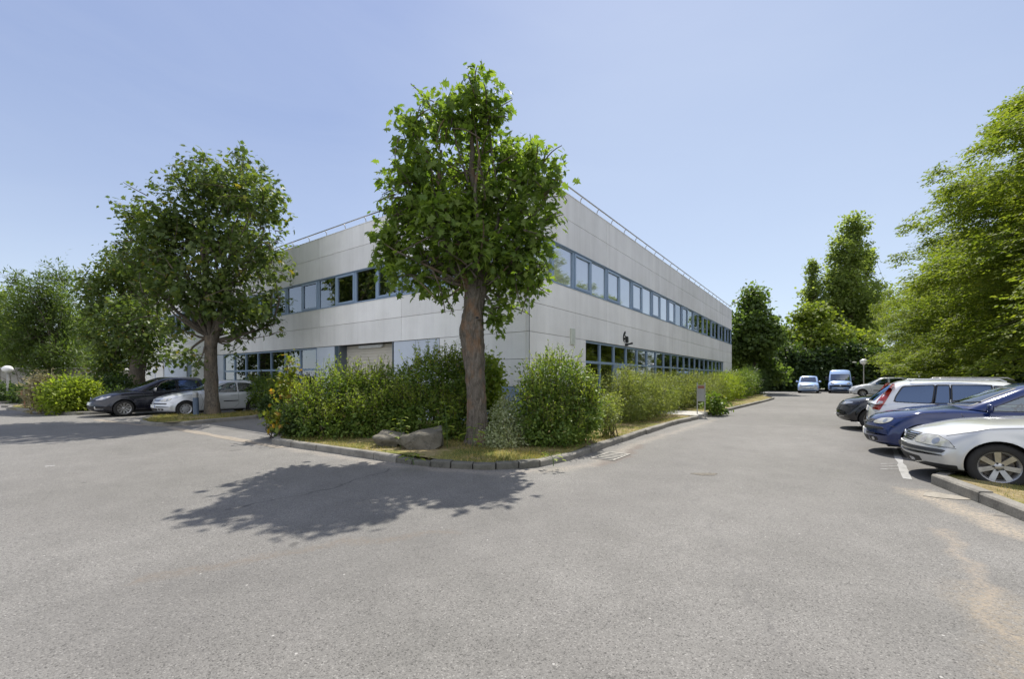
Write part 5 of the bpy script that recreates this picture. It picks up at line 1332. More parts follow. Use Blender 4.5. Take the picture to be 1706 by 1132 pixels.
def sym(car, name, poly, ang, mat, **kw):
    """the same patch on both front corners (ang from straight ahead, degrees); outline horizontal is measured about that direction"""
    out = []
    for sg in (1, -1):
        a = math.radians(ang) * sg; d = Vector((math.cos(a), math.sin(a), 0)); pl = [(p[0] * sg, p[1]) + tuple(p[2:]) for p in poly]
        if sg < 0: pl = pl[::-1]
        out.append(car.patch(name, car.rounded(pl, kw.get('r', .03)), d, mat, **{k: v for k, v in kw.items() if k != 'r'}))
    return out
def symr(car, name, poly, ang, mat, **kw):
    out = []
    for sg in (1, -1):
        a = math.radians(ang) * sg; d = Vector((-math.cos(a), math.sin(a), 0)); pl = [(p[0] * sg, p[1]) + tuple(p[2:]) for p in poly]
        out.append(car.patch(name, car.rounded(pl, kw.get('r', .03)), d, mat, org=-car.sp['wb'], **{k: v for k, v in kw.items() if k != 'r'}))
    return out
def emblem(car, parent, x_hit, r):
    """round badge: ring with a v over a w"""
    mb = MB(); X, y, z = x_hit
    mb.tube([Vector((X, y + r * math.cos(a), z + r * math.sin(a))) for a in [2 * PI * k / 24 for k in range(25)]], r * .11, 6, caps=False)
    for pts in ([(-.38, .78), (0, .08), (.38, .78)], [(-.80, .45), (-.40, -.72), (0, .02), (.40, -.72), (.80, .45)]):
        mb.tube([Vector((X, y + r * p[0], z + r * p[1])) for p in pts], r * .085, 5)
    return mb.build('emblem', C_CHROME, parent, smooth=True)
CARS = 'cars parked nose to the road on the right'
P_SILVER = paint('silver_paint', (.56, .56, .54), .35, .30); P_NAVY = paint('navy_paint', (.008, .022, .10), .1, .14, coat=.7, dirt=.06); P_WHITE = paint('white_car_paint', (.70, .71, .72), .0, .22)
P_BLACK = paint('black_paint', (.005, .006, .009), .0, .14, coat=.5, dirt=.06); P_SILV2 = paint('pale_silver_paint', (.60, .615, .64), .2, .28, dirt=.1); P_MIDN = paint('midnight_paint', (.004, .005, .012), .0, .16, coat=.35, dirt=.05)
P_SHADEV = paint('white_paint_in_blue_shade', (.40, .56, .88), .0, .28, dirt=.2)  # white vans: the blue of sky-lit shade is put into their paint

# ---- 1 silver saloon, nearest on the right
sp1 = dict(fo=.93, wb=2.70, ro=1.08, hw=.873, wr=.318, ra=.352, rim_r=.212, tw=.21, mid=.52, flare=.020, skirt=.24,
    top=[(-3.78, .55), (-3.74, .92), (-3.4, 1.02), (-2.6, .98), (-1.2, .95), (-.58, .985), (-.2, .955), (.2, .905), (.55, .815), (.76, .735), (.845, .665), (.885, .57), (.925, .50), (.93, .44)],
    sh=[(-3.78, .5), (-3.5, .90), (-2.6, .93), (-1.2, .915), (-.5, .90), (0, .865), (.4, .79), (.68, .69), (.82, .60), (.90, .52), (.93, .43)],
    bot=[(-3.78, .42), (-3.6, .30), (-3.2, .20), (.45, .19), (.70, .195), (.84, .235), (.905, .32), (.93, .40)],
    wf=[(-3.78, .86), (-3.3, .96), (-2.6, 1), (.2, 1), (.6, .97), (.93, .92)], bow=(.46, 2.5, .25, 2.6),
    cab=dict(xf=-.50, xr=-3.15, rf=-1.25, rr=-2.55, wb=.80, wr=.575, zb=(.945, .90, .97), zr=(1.385, 1.41, 1.38), zc=1.462, cf=.36, tf=.14, cr=.2, tr=.1,
        side=[([(-.98, .945), (-1.78, .945), (-1.78, 1.345), (-1.55, 1.345)], .05), ([(-1.85, .945), (-2.70, .955), (-2.52, 1.33), (-1.85, 1.345)], .05)]))
PW = G(1662, 815.5); near_hub = PW
HD = W.copy()
def car_at(hub, spec, heading=None, near_left=True):
    """origin (front axle centre on the ground) from where the near front tyre stands"""
    h = heading or HD; left = Vector((-h.y, h.x, 0)); return hub - left * (spec['hw'] - .11) * (1 if near_left else -1)
c1 = Car('saloon_car', 'silver saloon with star spoked alloy wheel, nearest of the cars at the right edge', sp1, P_SILVER, car_at(PW, sp1), HD, CARS)
c1.wheels(('spoke', 7, .030, .040))
def hl(car, pts, mat=C_LENS, off=.006, name='headlight', r=.025, ang=28):
    o = sym(car, name, pts, ang, mat, off=off, r=r); big = Car.shrink(pts, -.009)
    for i, e in enumerate(sym(car, 'headlight_seal', big, ang, C_BLACKP, off=.002, r=r, depth=.004)): e.parent = o[i]
    cx = sum(p[0] for p in pts) / len(pts); cz = sum(p[1] for p in pts) / len(pts); sx = max(p[0] for p in pts) - min(p[0] for p in pts); sz = max(p[1] for p in pts) - min(p[1] for p in pts)
    for k in (-.17, .15):
        ring = [(cx + sx * k + sz * .30 * math.cos(a), cz + sz * .30 * math.sin(a)) for a in np.linspace(0, 2 * PI, 17)[:-1]]
        for i, e in enumerate(sym(car, 'reflector', ring, ang, C_LENSD if k > 0 else C_LENSW, off=off + .002, r=.001, depth=0)): e.parent = o[i]
    return o
hl(c1, [(-.01, .565), (-.03, .635), (.10, .695), (.27, .690), (.44, .630), (.515, .545), (.25, .548)])
gr = c1.patch('grille', c1.rounded([(-.42, .705), (.42, .705), (.33, .575), (-.33, .575)], .03), F_, C_BLACKP, .004)
for k in range(4):
    z = .592 + k * .029; w_ = .33 + (z - .575) * .66; c1.patch('grille_bar', [(-w_, z), (w_, z), (w_, z + .011), (-w_, z + .011)], F_, C_CHROME, .016, parent=gr, depth=.014)
h0 = c1.bvh0.ray_cast(Vector((5, 0, .655)), Vector((-1, 0, 0)))[0]; emblem(c1, gr, (h0.x + .03, 0, .650), .058)
sym(c1, 'bumper_strip', [(-.30, .468), (-.30, .518), (.47, .502), (.50, .490), (.47, .452)], 25, C_GREYP, off=.012, r=.012)
sym(c1, 'lower_grille', [(-.36, .250), (-.36, .385), (.27, .355), (.29, .29), (.05, .240)], 18, C_BLACKP, off=.005, r=.02)
for o in sym(c1, 'fog_light', [(.02, .27), (.02, .325), (.13, .318), (.13, .27)], 20, C_LENSD, off=.010, r=.025): pass
for k in range(4): sym(c1, 'grille_slat', [(-.34, .275 + k * .024), (-.34, .281 + k * .024), (.0, .275 + k * .023), (.0, .269 + k * .023)], 18, C_GREYP, off=.010, r=.002, depth=.004)
sym(c1, 'lower_lip', [(-.40, .19), (-.40, .25), (.05, .238), (.22, .285), (.56, .285), (.56, .19)], 25, C_BLACKP, off=.006, r=.008)
c1.plate(F_, 0, .475, 'FK 841', h=.11)
for sg in (1, -1):
    d = Vector((0, sg, 0)); c1.line('wing_gap', [(.60, .535), (.36, .528)], d, .0035); c1.line('door_gap', [(-.62, .88), (-.66, .6), (-.60, .25)], d, .004); c1.line('door_gap', [(-1.82, .9), (-1.82, .3)], d, .004)
    c1.line('bonnet_gap', [(.50, .70), (.1, .835), (-.4, .885)], d, .004)
c1.patch('side_moulding', [(-.72, .50), (-1.80, .50), (-1.80, .555), (-.72, .555)], Vector((0, 1, 0)), C_GREYP, .012)
c1.mirror(-1.02, .99); c1.handles([-1.70], .80); c1.wipers(-.5, 1.0)

# ---- 2 dark blue hatchback
def hatch_spec(**kw):
    d = dict(fo=.86, wb=2.58, ro=.77, hw=.875, wr=.315, ra=.352, rim_r=.205, tw=.205, mid=.55, flare=.018, skirt=.22,
    top=[(-3.35, .5), (-3.33, .85), (-3.1, .98), (-2.4, .98), (-1.0, .98), (-.46, 1.03), (-.2, .995), (.2, .925), (.5, .845), (.68, .775), (.765, .70), (.82, .60), (.855, .50), (.86, .44)],
    sh=[(-3.35, .48), (-3.15, .92), (-2.4, .96), (-1.0, .935), (-.4, .925), (0, .90), (.35, .825), (.60, .72), (.75, .61), (.83, .52), (.86, .43)],
    bot=[(-3.35, .40), (-3.25, .30), (-2.9, .21), (.40, .20), (.66, .205), (.79, .24), (.84, .31), (.86, .40)],
    wf=[(-3.35, .90), (-3.0, .97), (-2.2, 1), (.2, 1), (.55, .975), (.86, .92)], bow=(.40, 2.3, .20, 2.8),
    cab=dict(xf=-.36, xr=-3.26, rf=-1.28, rr=-2.78, wb=.805, wr=.590, zb=(.985, .92, .97), zr=(1.41, 1.425, 1.38), zc=1.485, cf=.40, tf=.15, cr=.22, tr=.12,
        side=[([(-.80, .955), (-1.90, .965), (-1.90, 1.365), (-1.60, 1.365), (-1.28, 1.235)], .04), ([(-1.97, .965), (-2.72, 1.00), (-2.62, 1.30), (-2.35, 1.355), (-1.97, 1.365)], .06)]))
    d.update(kw); return d
def hatch_details(c, strip=None, hs=None, plate_txt=''):
    hl(c, [(.05, .630), (.02, .665), (.14, .735), (.30, .762), (.405, .750), (.40, .69), (.28, .632)], off=.007, r=.04)
    g = c.patch('grille', c.rounded([(-.40, .70), (.40, .70), (.37, .635), (-.37, .635)], .02), F_, C_BLACKP, .004)
    for k in range(2): c.patch('grille_bar', [(-.37, .648 + k * .024), (.37, .648 + k * .024), (.37, .657 + k * .024), (-.37, .657 + k * .024)], F_, C_CHROME, .012, parent=g, depth=.01)
    h = c.bvh0.ray_cast(Vector((5, 0, .675)), Vector((-1, 0, 0)))[0]; emblem(c, g, (h.x + .022, 0, .672), .056)
    sym(c, 'bumper_strip', [(-.26, .525), (-.26, .572), (.36, .562), (.39, .545), (.36, .520)], 25, strip or C_BLACKP, off=.010, r=.01)
    c.patch('lower_grille', c.rounded([(-.36, .36), (.36, .36), (.33, .265), (-.33, .265)], .02), F_, C_BLACKP, .004)
    for o in sym(c, 'side_intake', [(.02, .275), (.0, .365), (.24, .355), (.26, .30), (.2, .275)], 26, C_BLACKP, off=.004, r=.02): pass
    sym(c, 'fog_light', [(.10, .285), (.10, .345), (.17, .342), (.17, .285)], 26, C_LENSW, off=.012, r=.03)
    sym(c, 'lower_lip', [(-.36, .205), (-.36, .245), (.3, .245), (.44, .25), (.44, .205)], 22, C_BLACKP, off=.008, r=.01)
    c.plate(F_, 0, .44, plate_txt)
    for sg in (1, -1):
        d = Vector((0, sg, 0)); c.line('door_gap', [(-.50, .90), (-.60, .6), (-.52, .26)], d, .004); c.line('door_gap', [(-1.93, .93), (-1.95, .45), (-1.75, .26), (-.55, .25)], d, .004)
        c.line('bonnet_gap', [(.44, .74), (.0, .868), (-.35, .91)], d, .004); c.line('wing_gap', [(.50, .60), (.35, .58)], d, .0035)
    symr(c, 'tail_light', [(.30, .70), (.30, .88), (.47, .90), (.50, .80), (.46, .69)], 40, C_RED, off=.006, r=.04)
    c.patch('tailgate_handle', c.rounded([(-.07, .82), (.07, .82), (.07, .88), (-.07, .88)], .05), R_, C_CHROME, .006)
    c.plate(R_, 0, .55); c.mirror(-.86, 1.015); c.wipers(-.36, 1.05)
sp2 = hatch_spec()
n1 = c1.root.location + HD * sp1['fo']
o2 = n1 + U * 2.52 + HD * (.36 - sp2['fo'])
c2 = Car('hatchback_car', 'dark navy blue hatchback with cloudy headlights beside the silver saloon', sp2, P_NAVY, o2, HD, CARS)
hatch_details(c2); c2.wheels(('spoke', 5, .028, .034)); c2.handles([-1.78], .80)

# ---- 3 white estate parked the other way round, tail to the road
sp3 = dict(fo=.92, wb=2.75, ro=1.12, hw=.90, wr=.32, ra=.358, rim_r=.205, tw=.21, mid=.55, flare=.016, skirt=.24,
    top=[(-3.87, .55), (-3.85, .80), (-3.78, .93), (-3.4, .98), (-2.4, .97), (-.9, .95), (-.45, 1.0), (.2, .93), (.55, .84), (.76, .75), (.86, .65), (.91, .52), (.92, .44)],
    sh=[(-3.87, .5), (-3.8, .86), (-3.3, .955), (-2.4, .945), (-.9, .93), (-.4, .92), (.1, .87), (.6, .73), (.85, .58), (.92, .43)],
    bot=[(-3.87, .40), (-3.82, .30), (-3.5, .22), (.45, .20), (.75, .21), (.88, .3), (.92, .40)],
    wf=[(-3.87, .93), (-3.6, .97), (-2.8, 1), (.2, 1), (.6, .97), (.92, .92)], bow=(.42, 2.4, .17, 3.2),
    cab=dict(xf=-.42, xr=-3.86, rf=-1.30, rr=-3.36, wb=.83, wr=.615, zb=(.965, .93, .93), zr=(1.41, 1.45, 1.43), zc=1.515, cf=.38, tf=.15, cr=.14, tr=.10, glass=C_GLASSD,
        backlight=[(-.60, .985), (.60, .985), (.53, 1.39), (-.53, 1.39)],
        side=[([(-.95, .975), (-1.72, .965), (-1.72, 1.385), (-1.55, 1.385), (-1.32, 1.28)], .04), ([(-1.735, .955), (-2.42, .955), (-2.40, 1.405), (-1.735, 1.405)], .02), ([(-2.435, .955), (-2.70, .955), (-2.63, 1.405), (-2.415, 1.405)], .02),
              ([(-2.72, .955), (-3.42, .975), (-3.38, 1.12), (-3.24, 1.37), (-2.65, 1.405)], .06)]))
n2 = o2 + HD * sp2['fo']
t3_ = n2 + U * 2.58 + HD * (-.20)              # middle of its tail
o3 = t3_ - HD * (sp3['wb'] + sp3['ro'])
c3 = Car('estate_car', 'white estate with tall red tail lights, parked tail to the road beside the navy hatchback', sp3, P_WHITE, t3_ - HD * 0 + HD * -(sp3['wb'] + sp3['ro']) if False else t3_ - HD * (sp3['wb'] + sp3['ro']), -HD, CARS)
def vert_light(c, pts, mat, name='tail_light', ang=55, off=.008, r=.02): return symr(c, name, pts, ang, mat, off=off, r=r, bvh=MERGE(c))
def MERGE(c):
    if hasattr(c, 'mvh'): return c.mvh
    vs = []; fs = []; b = 0
    for o in (c.body, c.roof):
        vs += [v.co.copy() for v in o.data.vertices]; fs += [tuple(i + b for i in p.vertices) for p in o.data.polygons]; b = len(vs)
    c.mvh = BVHTree.FromPolygons(vs, fs); return c.mvh
c3.wheels(('spoke', 5, .03, .035)); c3.handles([-1.62, -2.55], .83)
for sg in (1, -1):
    d = Vector((0, sg, 0))
    # tall lamp following the rear pillar
    c3.patch('tail_light', c3.rounded([(-3.80, .79), (-3.675, .77), (-3.60, .90), (-3.345, 1.425), (-3.425, 1.43), (-3.70, 1.00)], .025), d, C_RED, .010, bvh=MERGE(c3))
    c3.patch('indicator_lens', c3.rounded([(-3.735, .90), (-3.645, .885), (-3.60, .985), (-3.675, .995)], .015), d, C_LENSW, .022, bvh=MERGE(c3), depth=.006)
    c3.line('door_gap', [(-2.72, .94), (-2.74, .60), (-2.55, .30)], d, .004); c3.line('door_gap', [(-1.75, .94), (-1.77, .3)], d, .004); c3.line('fuel_flap', [(-3.05, .74), (-3.05, .86), (-3.2, .87), (-3.2, .73), (-3.05, .74)], d, .003)
    c3.line('bumper_gap', [(-3.80, .62), (-3.3, .60), (-3.12, .58)], d, .0035)
c3.patch('side_moulding', [(-.75, .52), (-2.60, .52), (-2.60, .575), (-.75, .575)], Vector((0, -1, 0)), P_WHITE, .012)
c3.plate(R_, 0, .78); c3.patch('tailgate_strip', [(-.40, .86), (.40, .86), (.40, .885), (-.40, .885)], R_, C_CHROME, .008)
hl(c3, [(.05, .63), (.02, .70), (.2, .77), (.40, .76), (.44, .68), (.30, .64)]); c3.mirror(-.98, 1.01); c3.patch('lower_grille', c3.rounded([(-.4, .4), (.4, .4), (.35, .27), (-.35, .27)], .03), F_, C_BLACKP)
mb = MB()
for sg in (1, -1): mb.tube([(-1.5, sg * .575, 1.475), (-1.6, sg * .565, 1.525), (-3.0, sg * .555, 1.53), (-3.1, sg * .565, 1.475)], .014, 8)
c3.rails = mb.build('roof_rail', P_WHITE, c3.root, smooth=True)

# ---- 4 black sport utility
sp4 = dict(fo=.88, wb=2.66, ro=.92, hw=.91, wr=.345, ra=.385, rim_r=.24, tw=.225, mid=.55, flare=.03, skirt=.30, floor=.24,
    top=[(-3.58, .6), (-3.55, .92), (-3.3, 1.05), (-2.4, 1.04), (-.9, 1.02), (-.42, 1.07), (.1, 1.02), (.45, .95), (.66, .88), (.76, .80), (.82, .68), (.87, .56), (.88, .50)],
    sh=[(-3.58, .55), (-3.4, .98), (-2.4, 1.01), (-.9, .99), (-.4, .98), (.1, .95), (.5, .86), (.72, .74), (.83, .60), (.88, .49)],
    bot=[(-3.58, .48), (-3.45, .38), (-3.1, .28), (.42, .26), (.68, .265), (.80, .30), (.86, .38), (.88, .46)],
    wf=[(-3.58, .90), (-3.2, .97), (-2.4, 1), (.2, 1), (.55, .98), (.88, .93)], bow=(.34, 2.4, .2, 2.8),
    cab=dict(xf=-.35, xr=-3.46, rf=-1.22, rr=-2.95, wb=.835, wr=.61, zb=(1.03, .99, 1.02), zr=(1.49, 1.50, 1.46), zc=1.565, cf=.40, tf=.16, cr=.2, tr=.12, glass=C_GLASSD,
        side=[([(-.85, 1.03), (-1.80, 1.035), (-1.80, 1.435), (-1.5, 1.435), (-1.2, 1.32)], .04), ([(-1.87, 1.035), (-2.70, 1.06), (-2.58, 1.40), (-1.87, 1.435)], .05), ([(-2.78, 1.07), (-3.10, 1.12), (-2.85, 1.37), (-2.68, 1.39)], .04)]))
n4 = t3_ + U * 2.55 + HD * .62
c4 = Car('suv_car', 'black sport utility car with silver roof rails, nose out beyond the white estate', sp4, P_BLACK, n4 - HD * sp4['fo'], HD, CARS)
c4.wheels(('spoke', 5, .028, .022, (-.035, .035)))
hl(c4, [(.0, .745), (-.02, .80), (.16, .855), (.38, .845), (.42, .81), (.22, .77)], C_LENSD, r=.02)
g = c4.patch('grille', c4.rounded([(-.42, .80), (.42, .80), (.36, .56), (-.36, .56)], .06), F_, C_GREYP, .006)
for k in range(5): c4.patch('grille_bar', [(-.38, .585 + k * .042), (.38, .585 + k * .042), (.38, .597 + k * .042), (-.38, .597 + k * .042)], F_, C_CHROME if k == 4 else C_BLACKP, .012, parent=g, depth=.01)
sym(c4, 'side_intake', [(.02, .40), (.0, .52), (.26, .56), (.30, .44), (.2, .40)], 28, C_BLACKP, off=.005, r=.03); c4.patch('lower_grille', c4.rounded([(-.4, .48), (.4, .48), (.38, .36), (-.38, .36)], .03), F_, C_BLACKP, .004)
sym(c4, 'chrome_blade', [(.02, .392), (.02, .405), (.30, .425), (.30, .412)], 28, C_CHROME, off=.012, r=.004)
for sg in (1, -1):
    d = Vector((0, sg, 0)); c4.line('bonnet_gap', [(.42, .83), (0, .93), (-.35, .965)], d, .004); c4.line('door_gap', [(-.55, .96), (-.62, .6), (-.55, .32)], d, .004); c4.line('door_gap', [(-1.83, 1.0), (-1.84, .35)], d, .004)
c4.mirror(-.90, 1.08); c4.handles([-1.7, -2.6], .92); c4.wipers(-.36, 1.08)
mb = MB()
for sg in (1, -1): mb.tube([(-1.35, sg * .585, 1.515), (-1.45, sg * .575, 1.565), (-2.7, sg * .565, 1.565), (-2.82, sg * .575, 1.50)], .016, 8)
mb.build('roof_rail', C_ALLOY, c4.root, smooth=True)
symr(c4, 'tail_light', [(.25, .85), (.25, .97), (.5, .98), (.5, .88)], 35, C_RED, off=.006); c4.plate(R_, 0, .7)

# ---- 5 white people carrier further along the row
sp5 = dict(fo=.90, wb=2.70, ro=.85, hw=.90, wr=.32, ra=.36, rim_r=.205, tw=.205, mid=.55, flare=.016, skirt=.22,
    top=[(-3.55, .6), (-3.53, .95), (-3.4, 1.02), (-2.4, 1.03), (-.9, 1.02), (-.30, 1.10), (.1, 1.02), (.45, .92), (.66, .83), (.78, .74), (.86, .60), (.90, .48), (.90, .44)],
    sh=[(-3.55, .5), (-3.45, .98), (-2.4, 1.0), (-.9, .99), (-.3, .98), (.1, .93), (.5, .82), (.74, .68), (.86, .54), (.90, .43)],
    bot=[(-3.55, .4), (-3.45, .3), (-3.1, .21), (.42, .20), (.68, .21), (.82, .26), (.88, .34), (.90, .42)],
    wf=[(-3.55, .93), (-3.2, .98), (-2.4, 1), (.2, 1), (.55, .98), (.90, .92)], bow=(.38, 2.4, .15, 3.2),
    cab=dict(xf=-.22, xr=-3.50, rf=-1.10, rr=-3.28, wb=.835, wr=.66, zb=(1.05, .99, .99), zr=(1.57, 1.60, 1.58), zc=1.66, cf=.42, tf=.16, cr=.12, tr=.1, glass=C_GLASSD,
        side=[([(-.72, 1.03), (-1.62, 1.03), (-1.62, 1.53), (-1.35, 1.53), (-1.02, 1.36)], .04), ([(-1.76, 1.03), (-2.52, 1.04), (-2.52, 1.53), (-1.76, 1.53)], .05), ([(-2.62, 1.04), (-3.32, 1.06), (-3.22, 1.50), (-2.62, 1.53)], .06)]))
h5 = G(1437, 661.5); c5 = Car('people_carrier', 'white people carrier far along the row in front of the globe lamp', sp5, P_WHITE, car_at(h5, sp5), HD, CARS)
c5.wheels(('spoke', 7, .022, .026)); hl(c5, [(.05, .66), (.0, .71), (.2, .80), (.40, .84), (.42, .76), (.3, .69)], r=.03); c5.patch('grille', c5.rounded([(-.4, .74), (.4, .74), (.36, .68), (-.36, .68)], .02), F_, C_BLACKP)
sym(c5, 'side_intake', [(.0, .27), (.0, .38), (.26, .37), (.28, .29)], 25, C_BLACKP, off=.005); c5.plate(F_, 0, .5)
for sg in (1, -1):
    d = Vector((0, sg, 0)); c5.line('door_gap', [(-.45, .98), (-.58, .6), (-.5, .28)], d, .005); c5.line('door_gap', [(-1.68, 1.0), (-1.70, .28)], d, .005); c5.line('door_gap', [(-2.57, 1.0), (-2.75, .7)], d, .005); c5.patch('side_moulding', [(-.7, .52), (-2.4, .52), (-2.4, .58), (-.7, .58)], d, C_GREYP, .01)
c5.mirror(-.82, 1.09); c5.handles([-1.52, -1.92], .88); mb = MB()
for sg in (1, -1): mb.tube([(-1.4, sg * .64, 1.605), (-1.5, sg * .63, 1.655), (-3.0, sg * .62, 1.655), (-3.1, sg * .63, 1.60)], .014, 8)
mb.build('roof_rail', C_BLACKP, c5.root, smooth=True); symr(c5, 'tail_light', [(.3, .85), (.3, 1.2), (.45, 1.2), (.45, .85)], 45, C_RED, off=.006)

# ---- two vans facing down the road
VANS = 'white vans toned blue for shade, parked facing the camera at the end of the road'
sp6 = dict(fo=.88, wb=2.95, ro=.95, hw=.93, wr=.33, ra=.37, rim_r=.205, tw=.21, mid=.55, flare=.014, skirt=.25,
    top=[(-3.90, .6), (-3.88, 1.0), (-3.7, 1.1), (-2, 1.1), (-.3, 1.1), (.05, 1.16), (.35, 1.06), (.60, .95), (.74, .86), (.83, .74), (.875, .58), (.88, .48)],
    sh=[(-3.9, .55), (-3.8, 1.05), (-2, 1.06), (-.3, 1.06), (.1, 1.04), (.45, .93), (.70, .78), (.83, .62), (.88, .47)],
    bot=[(-3.9, .42), (-3.8, .34), (-3.4, .25), (.42, .24), (.70, .25), (.82, .30), (.88, .42)],
    wf=[(-3.9, .96), (-3.5, 1), (.3, 1), (.65, .98), (.88, .94)], bow=(.30, 2.6, .08, 4),
    cab=dict(xf=.02, xr=-3.86, rf=-.80, rr=-3.80, wb=.88, wr=.74, zb=(1.11, 1.06, 1.06), zr=(1.74, 1.78, 1.78), zc=1.86, cf=.34, tf=.16, cr=.08, tr=.07, glass=C_GLASSD,
        side=[([(-.45, 1.12), (-1.25, 1.12), (-1.25, 1.66), (-.95, 1.66), (-.70, 1.45)], .05)]))
HV = -U
o6 = Vector((D(1346, 45.5), 45.5, 0)); c6 = Car('van', 'small white van toned blue for shade, with white bumper and dark windscreen at the end of the road', sp6, P_SHADEV, o6 - HV * .88, HV, VANS, cat='van')
c6.wheels(('cap', 10)); hl(c6, [(.10, .72), (.06, .80), (.22, .90), (.38, .90), (.40, .80), (.30, .73)], C_LENSW); c6.patch('grille', c6.rounded([(-.44, .84), (.44, .84), (.42, .76), (-.42, .76)], .02), F_, C_BLACKP)
c6.patch('bumper', c6.rounded([(-.82, .68), (.82, .68), (.80, .40), (-.80, .40)], .05), F_, P_WHITE, .012, cell=.08); c6.patch('lower_grille', c6.rounded([(-.55, .47), (.55, .47), (.5, .40), (-.5, .40)], .02), F_, C_GREYP, .018); c6.plate(F_, 0, .56)
c6.mirror(-.55, 1.22, y=.90); c6.wipers(0, 1.15)
sp7 = dict(fo=.95, wb=3.45, ro=1.0, hw=1.02, wr=.345, ra=.385, rim_r=.21, tw=.225, mid=.55, flare=.014, skirt=.3,
    top=[(-4.45, .7), (-4.43, 1.1), (-4.2, 1.2), (-2, 1.2), (-.2, 1.2), (.20, 1.30), (.45, 1.22), (.66, 1.08), (.80, .95), (.90, .80), (.945, .62), (.95, .52)],
    sh=[(-4.45, .6), (-4.3, 1.15), (-2, 1.16), (-.2, 1.16), (.2, 1.16), (.52, 1.04), (.76, .86), (.90, .66), (.95, .51)],
    bot=[(-4.45, .45), (-4.35, .36), (-4, .28), (.45, .27), (.75, .28), (.88, .34), (.95, .46)],
    wf=[(-4.45, .97), (-4, 1), (.3, 1), (.7, .98), (.95, .95)], bow=(.28, 2.8, .06, 4),
    cab=dict(xf=.20, xr=-4.42, rf=-.75, rr=-4.36, wb=.97, wr=.84, zb=(1.26, 1.16, 1.16), zr=(2.36, 2.42, 2.42), zc=2.52, cf=.34, tf=.16, cr=.06, tr=.05, glass=C_GLASSD, screen=[(-.82, 1.34), (.82, 1.34), (.80, 2.0), (-.80, 2.0)],
        side=[([(-.35, 1.25), (-1.15, 1.25), (-1.15, 1.85), (-.80, 1.85), (-.58, 1.6)], .05)], noback=True))
o7 = Vector((D(1400, 45.0), 45.0, 0)); c7 = Car('van', 'tall high roofed white van toned blue for shade, with dark lower face at the end of the road', sp7, P_SHADEV, o7 - HV * .95, HV, VANS, cat='van')
c7.wheels(('cap', 8)); c7.patch('bumper', c7.rounded([(-.92, .84), (-.5, .90), (.5, .90), (.92, .84), (.90, .36), (-.90, .36)], .06), F_, plain('dark_blue_plastic', (.03, .05, .10), .5), .014, cell=.08)
c7.patch('grille', c7.rounded([(-.52, .86), (.52, .86), (.48, .70), (-.48, .70)], .04), F_, C_BLACKP, .022); hl(c7, [(.18, .93), (.14, 1.0), (.30, 1.12), (.50, 1.17), (.52, 1.05), (.40, .96)], C_LENSD, r=.03)
q_ = c7.bvh0.ray_cast(Vector((5, 0, .82)), Vector((-1, 0, 0)))[0]; mb = MB(); mb.lathe([(0, .02), (.075, .012), (.08, 0)], 20, M=Matrix.Translation((q_.x + .028, 0, .82)) @ Matrix.Rotation(PI / 2, 4, 'Y')); mb.build('emblem', C_CHROME, c7.root)
c7.plate(F_, 0, .52); c7.mirror(-.42, 1.46, C_BLACKP, y=1.02); c7.mirror(-.42, 1.62, C_BLACKP, y=1.02); c7.wipers(.2, 1.32)

# ---- cars in the yard on the left
YARD = 'cars parked facing the road in the yard'
h8 = G(306, 695.0) + U * .05; sp8 = hatch_spec(); c8 = Car('hatchback_car', 'silver three door hatchback with plastic hubcaps behind the forked maple', sp8, P_SILV2, car_at(h8, sp8, -U), -U, YARD)
hatch_details(c8, strip=C_BLACKP); c8.wheels(('cap', 9)); c8.handles([-1.72], .83)
c8.patch('side_moulding', [(-1.35, .56), (-1.92, .57), (-1.92, .605), (-1.35, .60)], Vector((0, 1, 0)), C_BLACKP, .012)
sp9 = dict(fo=.93, wb=2.70, ro=.78, hw=.92, wr=.33, ra=.37, rim_r=.225, tw=.215, mid=.55, flare=.022, skirt=.24,
    top=[(-3.48, .55), (-3.46, .95), (-3.25, 1.03), (-2.4, 1.05), (-.9, 1.02), (-.20, 1.08), (.2, .99), (.5, .89), (.70, .80), (.82, .71), (.89, .60), (.925, .50), (.93, .44)],
    sh=[(-3.48, .5), (-3.3, .98), (-2.4, 1.02), (-.9, .98), (-.3, .96), (.1, .92), (.5, .80), (.76, .65), (.88, .54), (.93, .43)],
    bot=[(-3.48, .42), (-3.4, .32), (-3.0, .22), (.42, .205), (.70, .21), (.85, .25), (.91, .33), (.93, .41)],
    wf=[(-3.48, .9), (-3.1, .97), (-2.4, 1), (.2, 1), (.55, .97), (.93, .90)], bow=(.48, 2.2, .2, 2.8),
    cab=dict(xf=-.10, xr=-3.38, rf=-1.22, rr=-2.92, wb=.85, wr=.62, zb=(1.03, .97, 1.03), zr=(1.53, 1.55, 1.50), zc=1.62, cf=.46, tf=.17, cr=.2, tr=.12, glass=C_GLASSD,
        side=[([(-.98, 1.02), (-1.78, 1.035), (-1.78, 1.49), (-1.50, 1.48), (-1.22, 1.34)], .05), ([(-.62, 1.01), (-.90, 1.015), (-1.12, 1.28)], .02), ([(-1.85, 1.04), (-2.62, 1.07), (-2.55, 1.47), (-1.85, 1.49)], .05), ([(-2.70, 1.08), (-3.08, 1.14), (-2.86, 1.42), (-2.64, 1.46)], .05)]))
h9 = G(206, 694.3); c9 = Car('people_carrier', 'midnight blue people carrier with multi spoke alloys, left of the silver hatchback', sp9, P_MIDN, car_at(h9, sp9, -U), -U, YARD)
c9.wheels(('spoke', 10, .010, .013, (-.018, .018)))
hl(c9, [(.02, .665), (-.02, .70), (.14, .765), (.34, .83), (.46, .84), (.42, .78), (.24, .69)], C_LENSW, r=.03); c9.patch('grille', c9.rounded([(-.36, .70), (.36, .70), (.40, .64), (-.40, .64)], .02), F_, C_BLACKP)
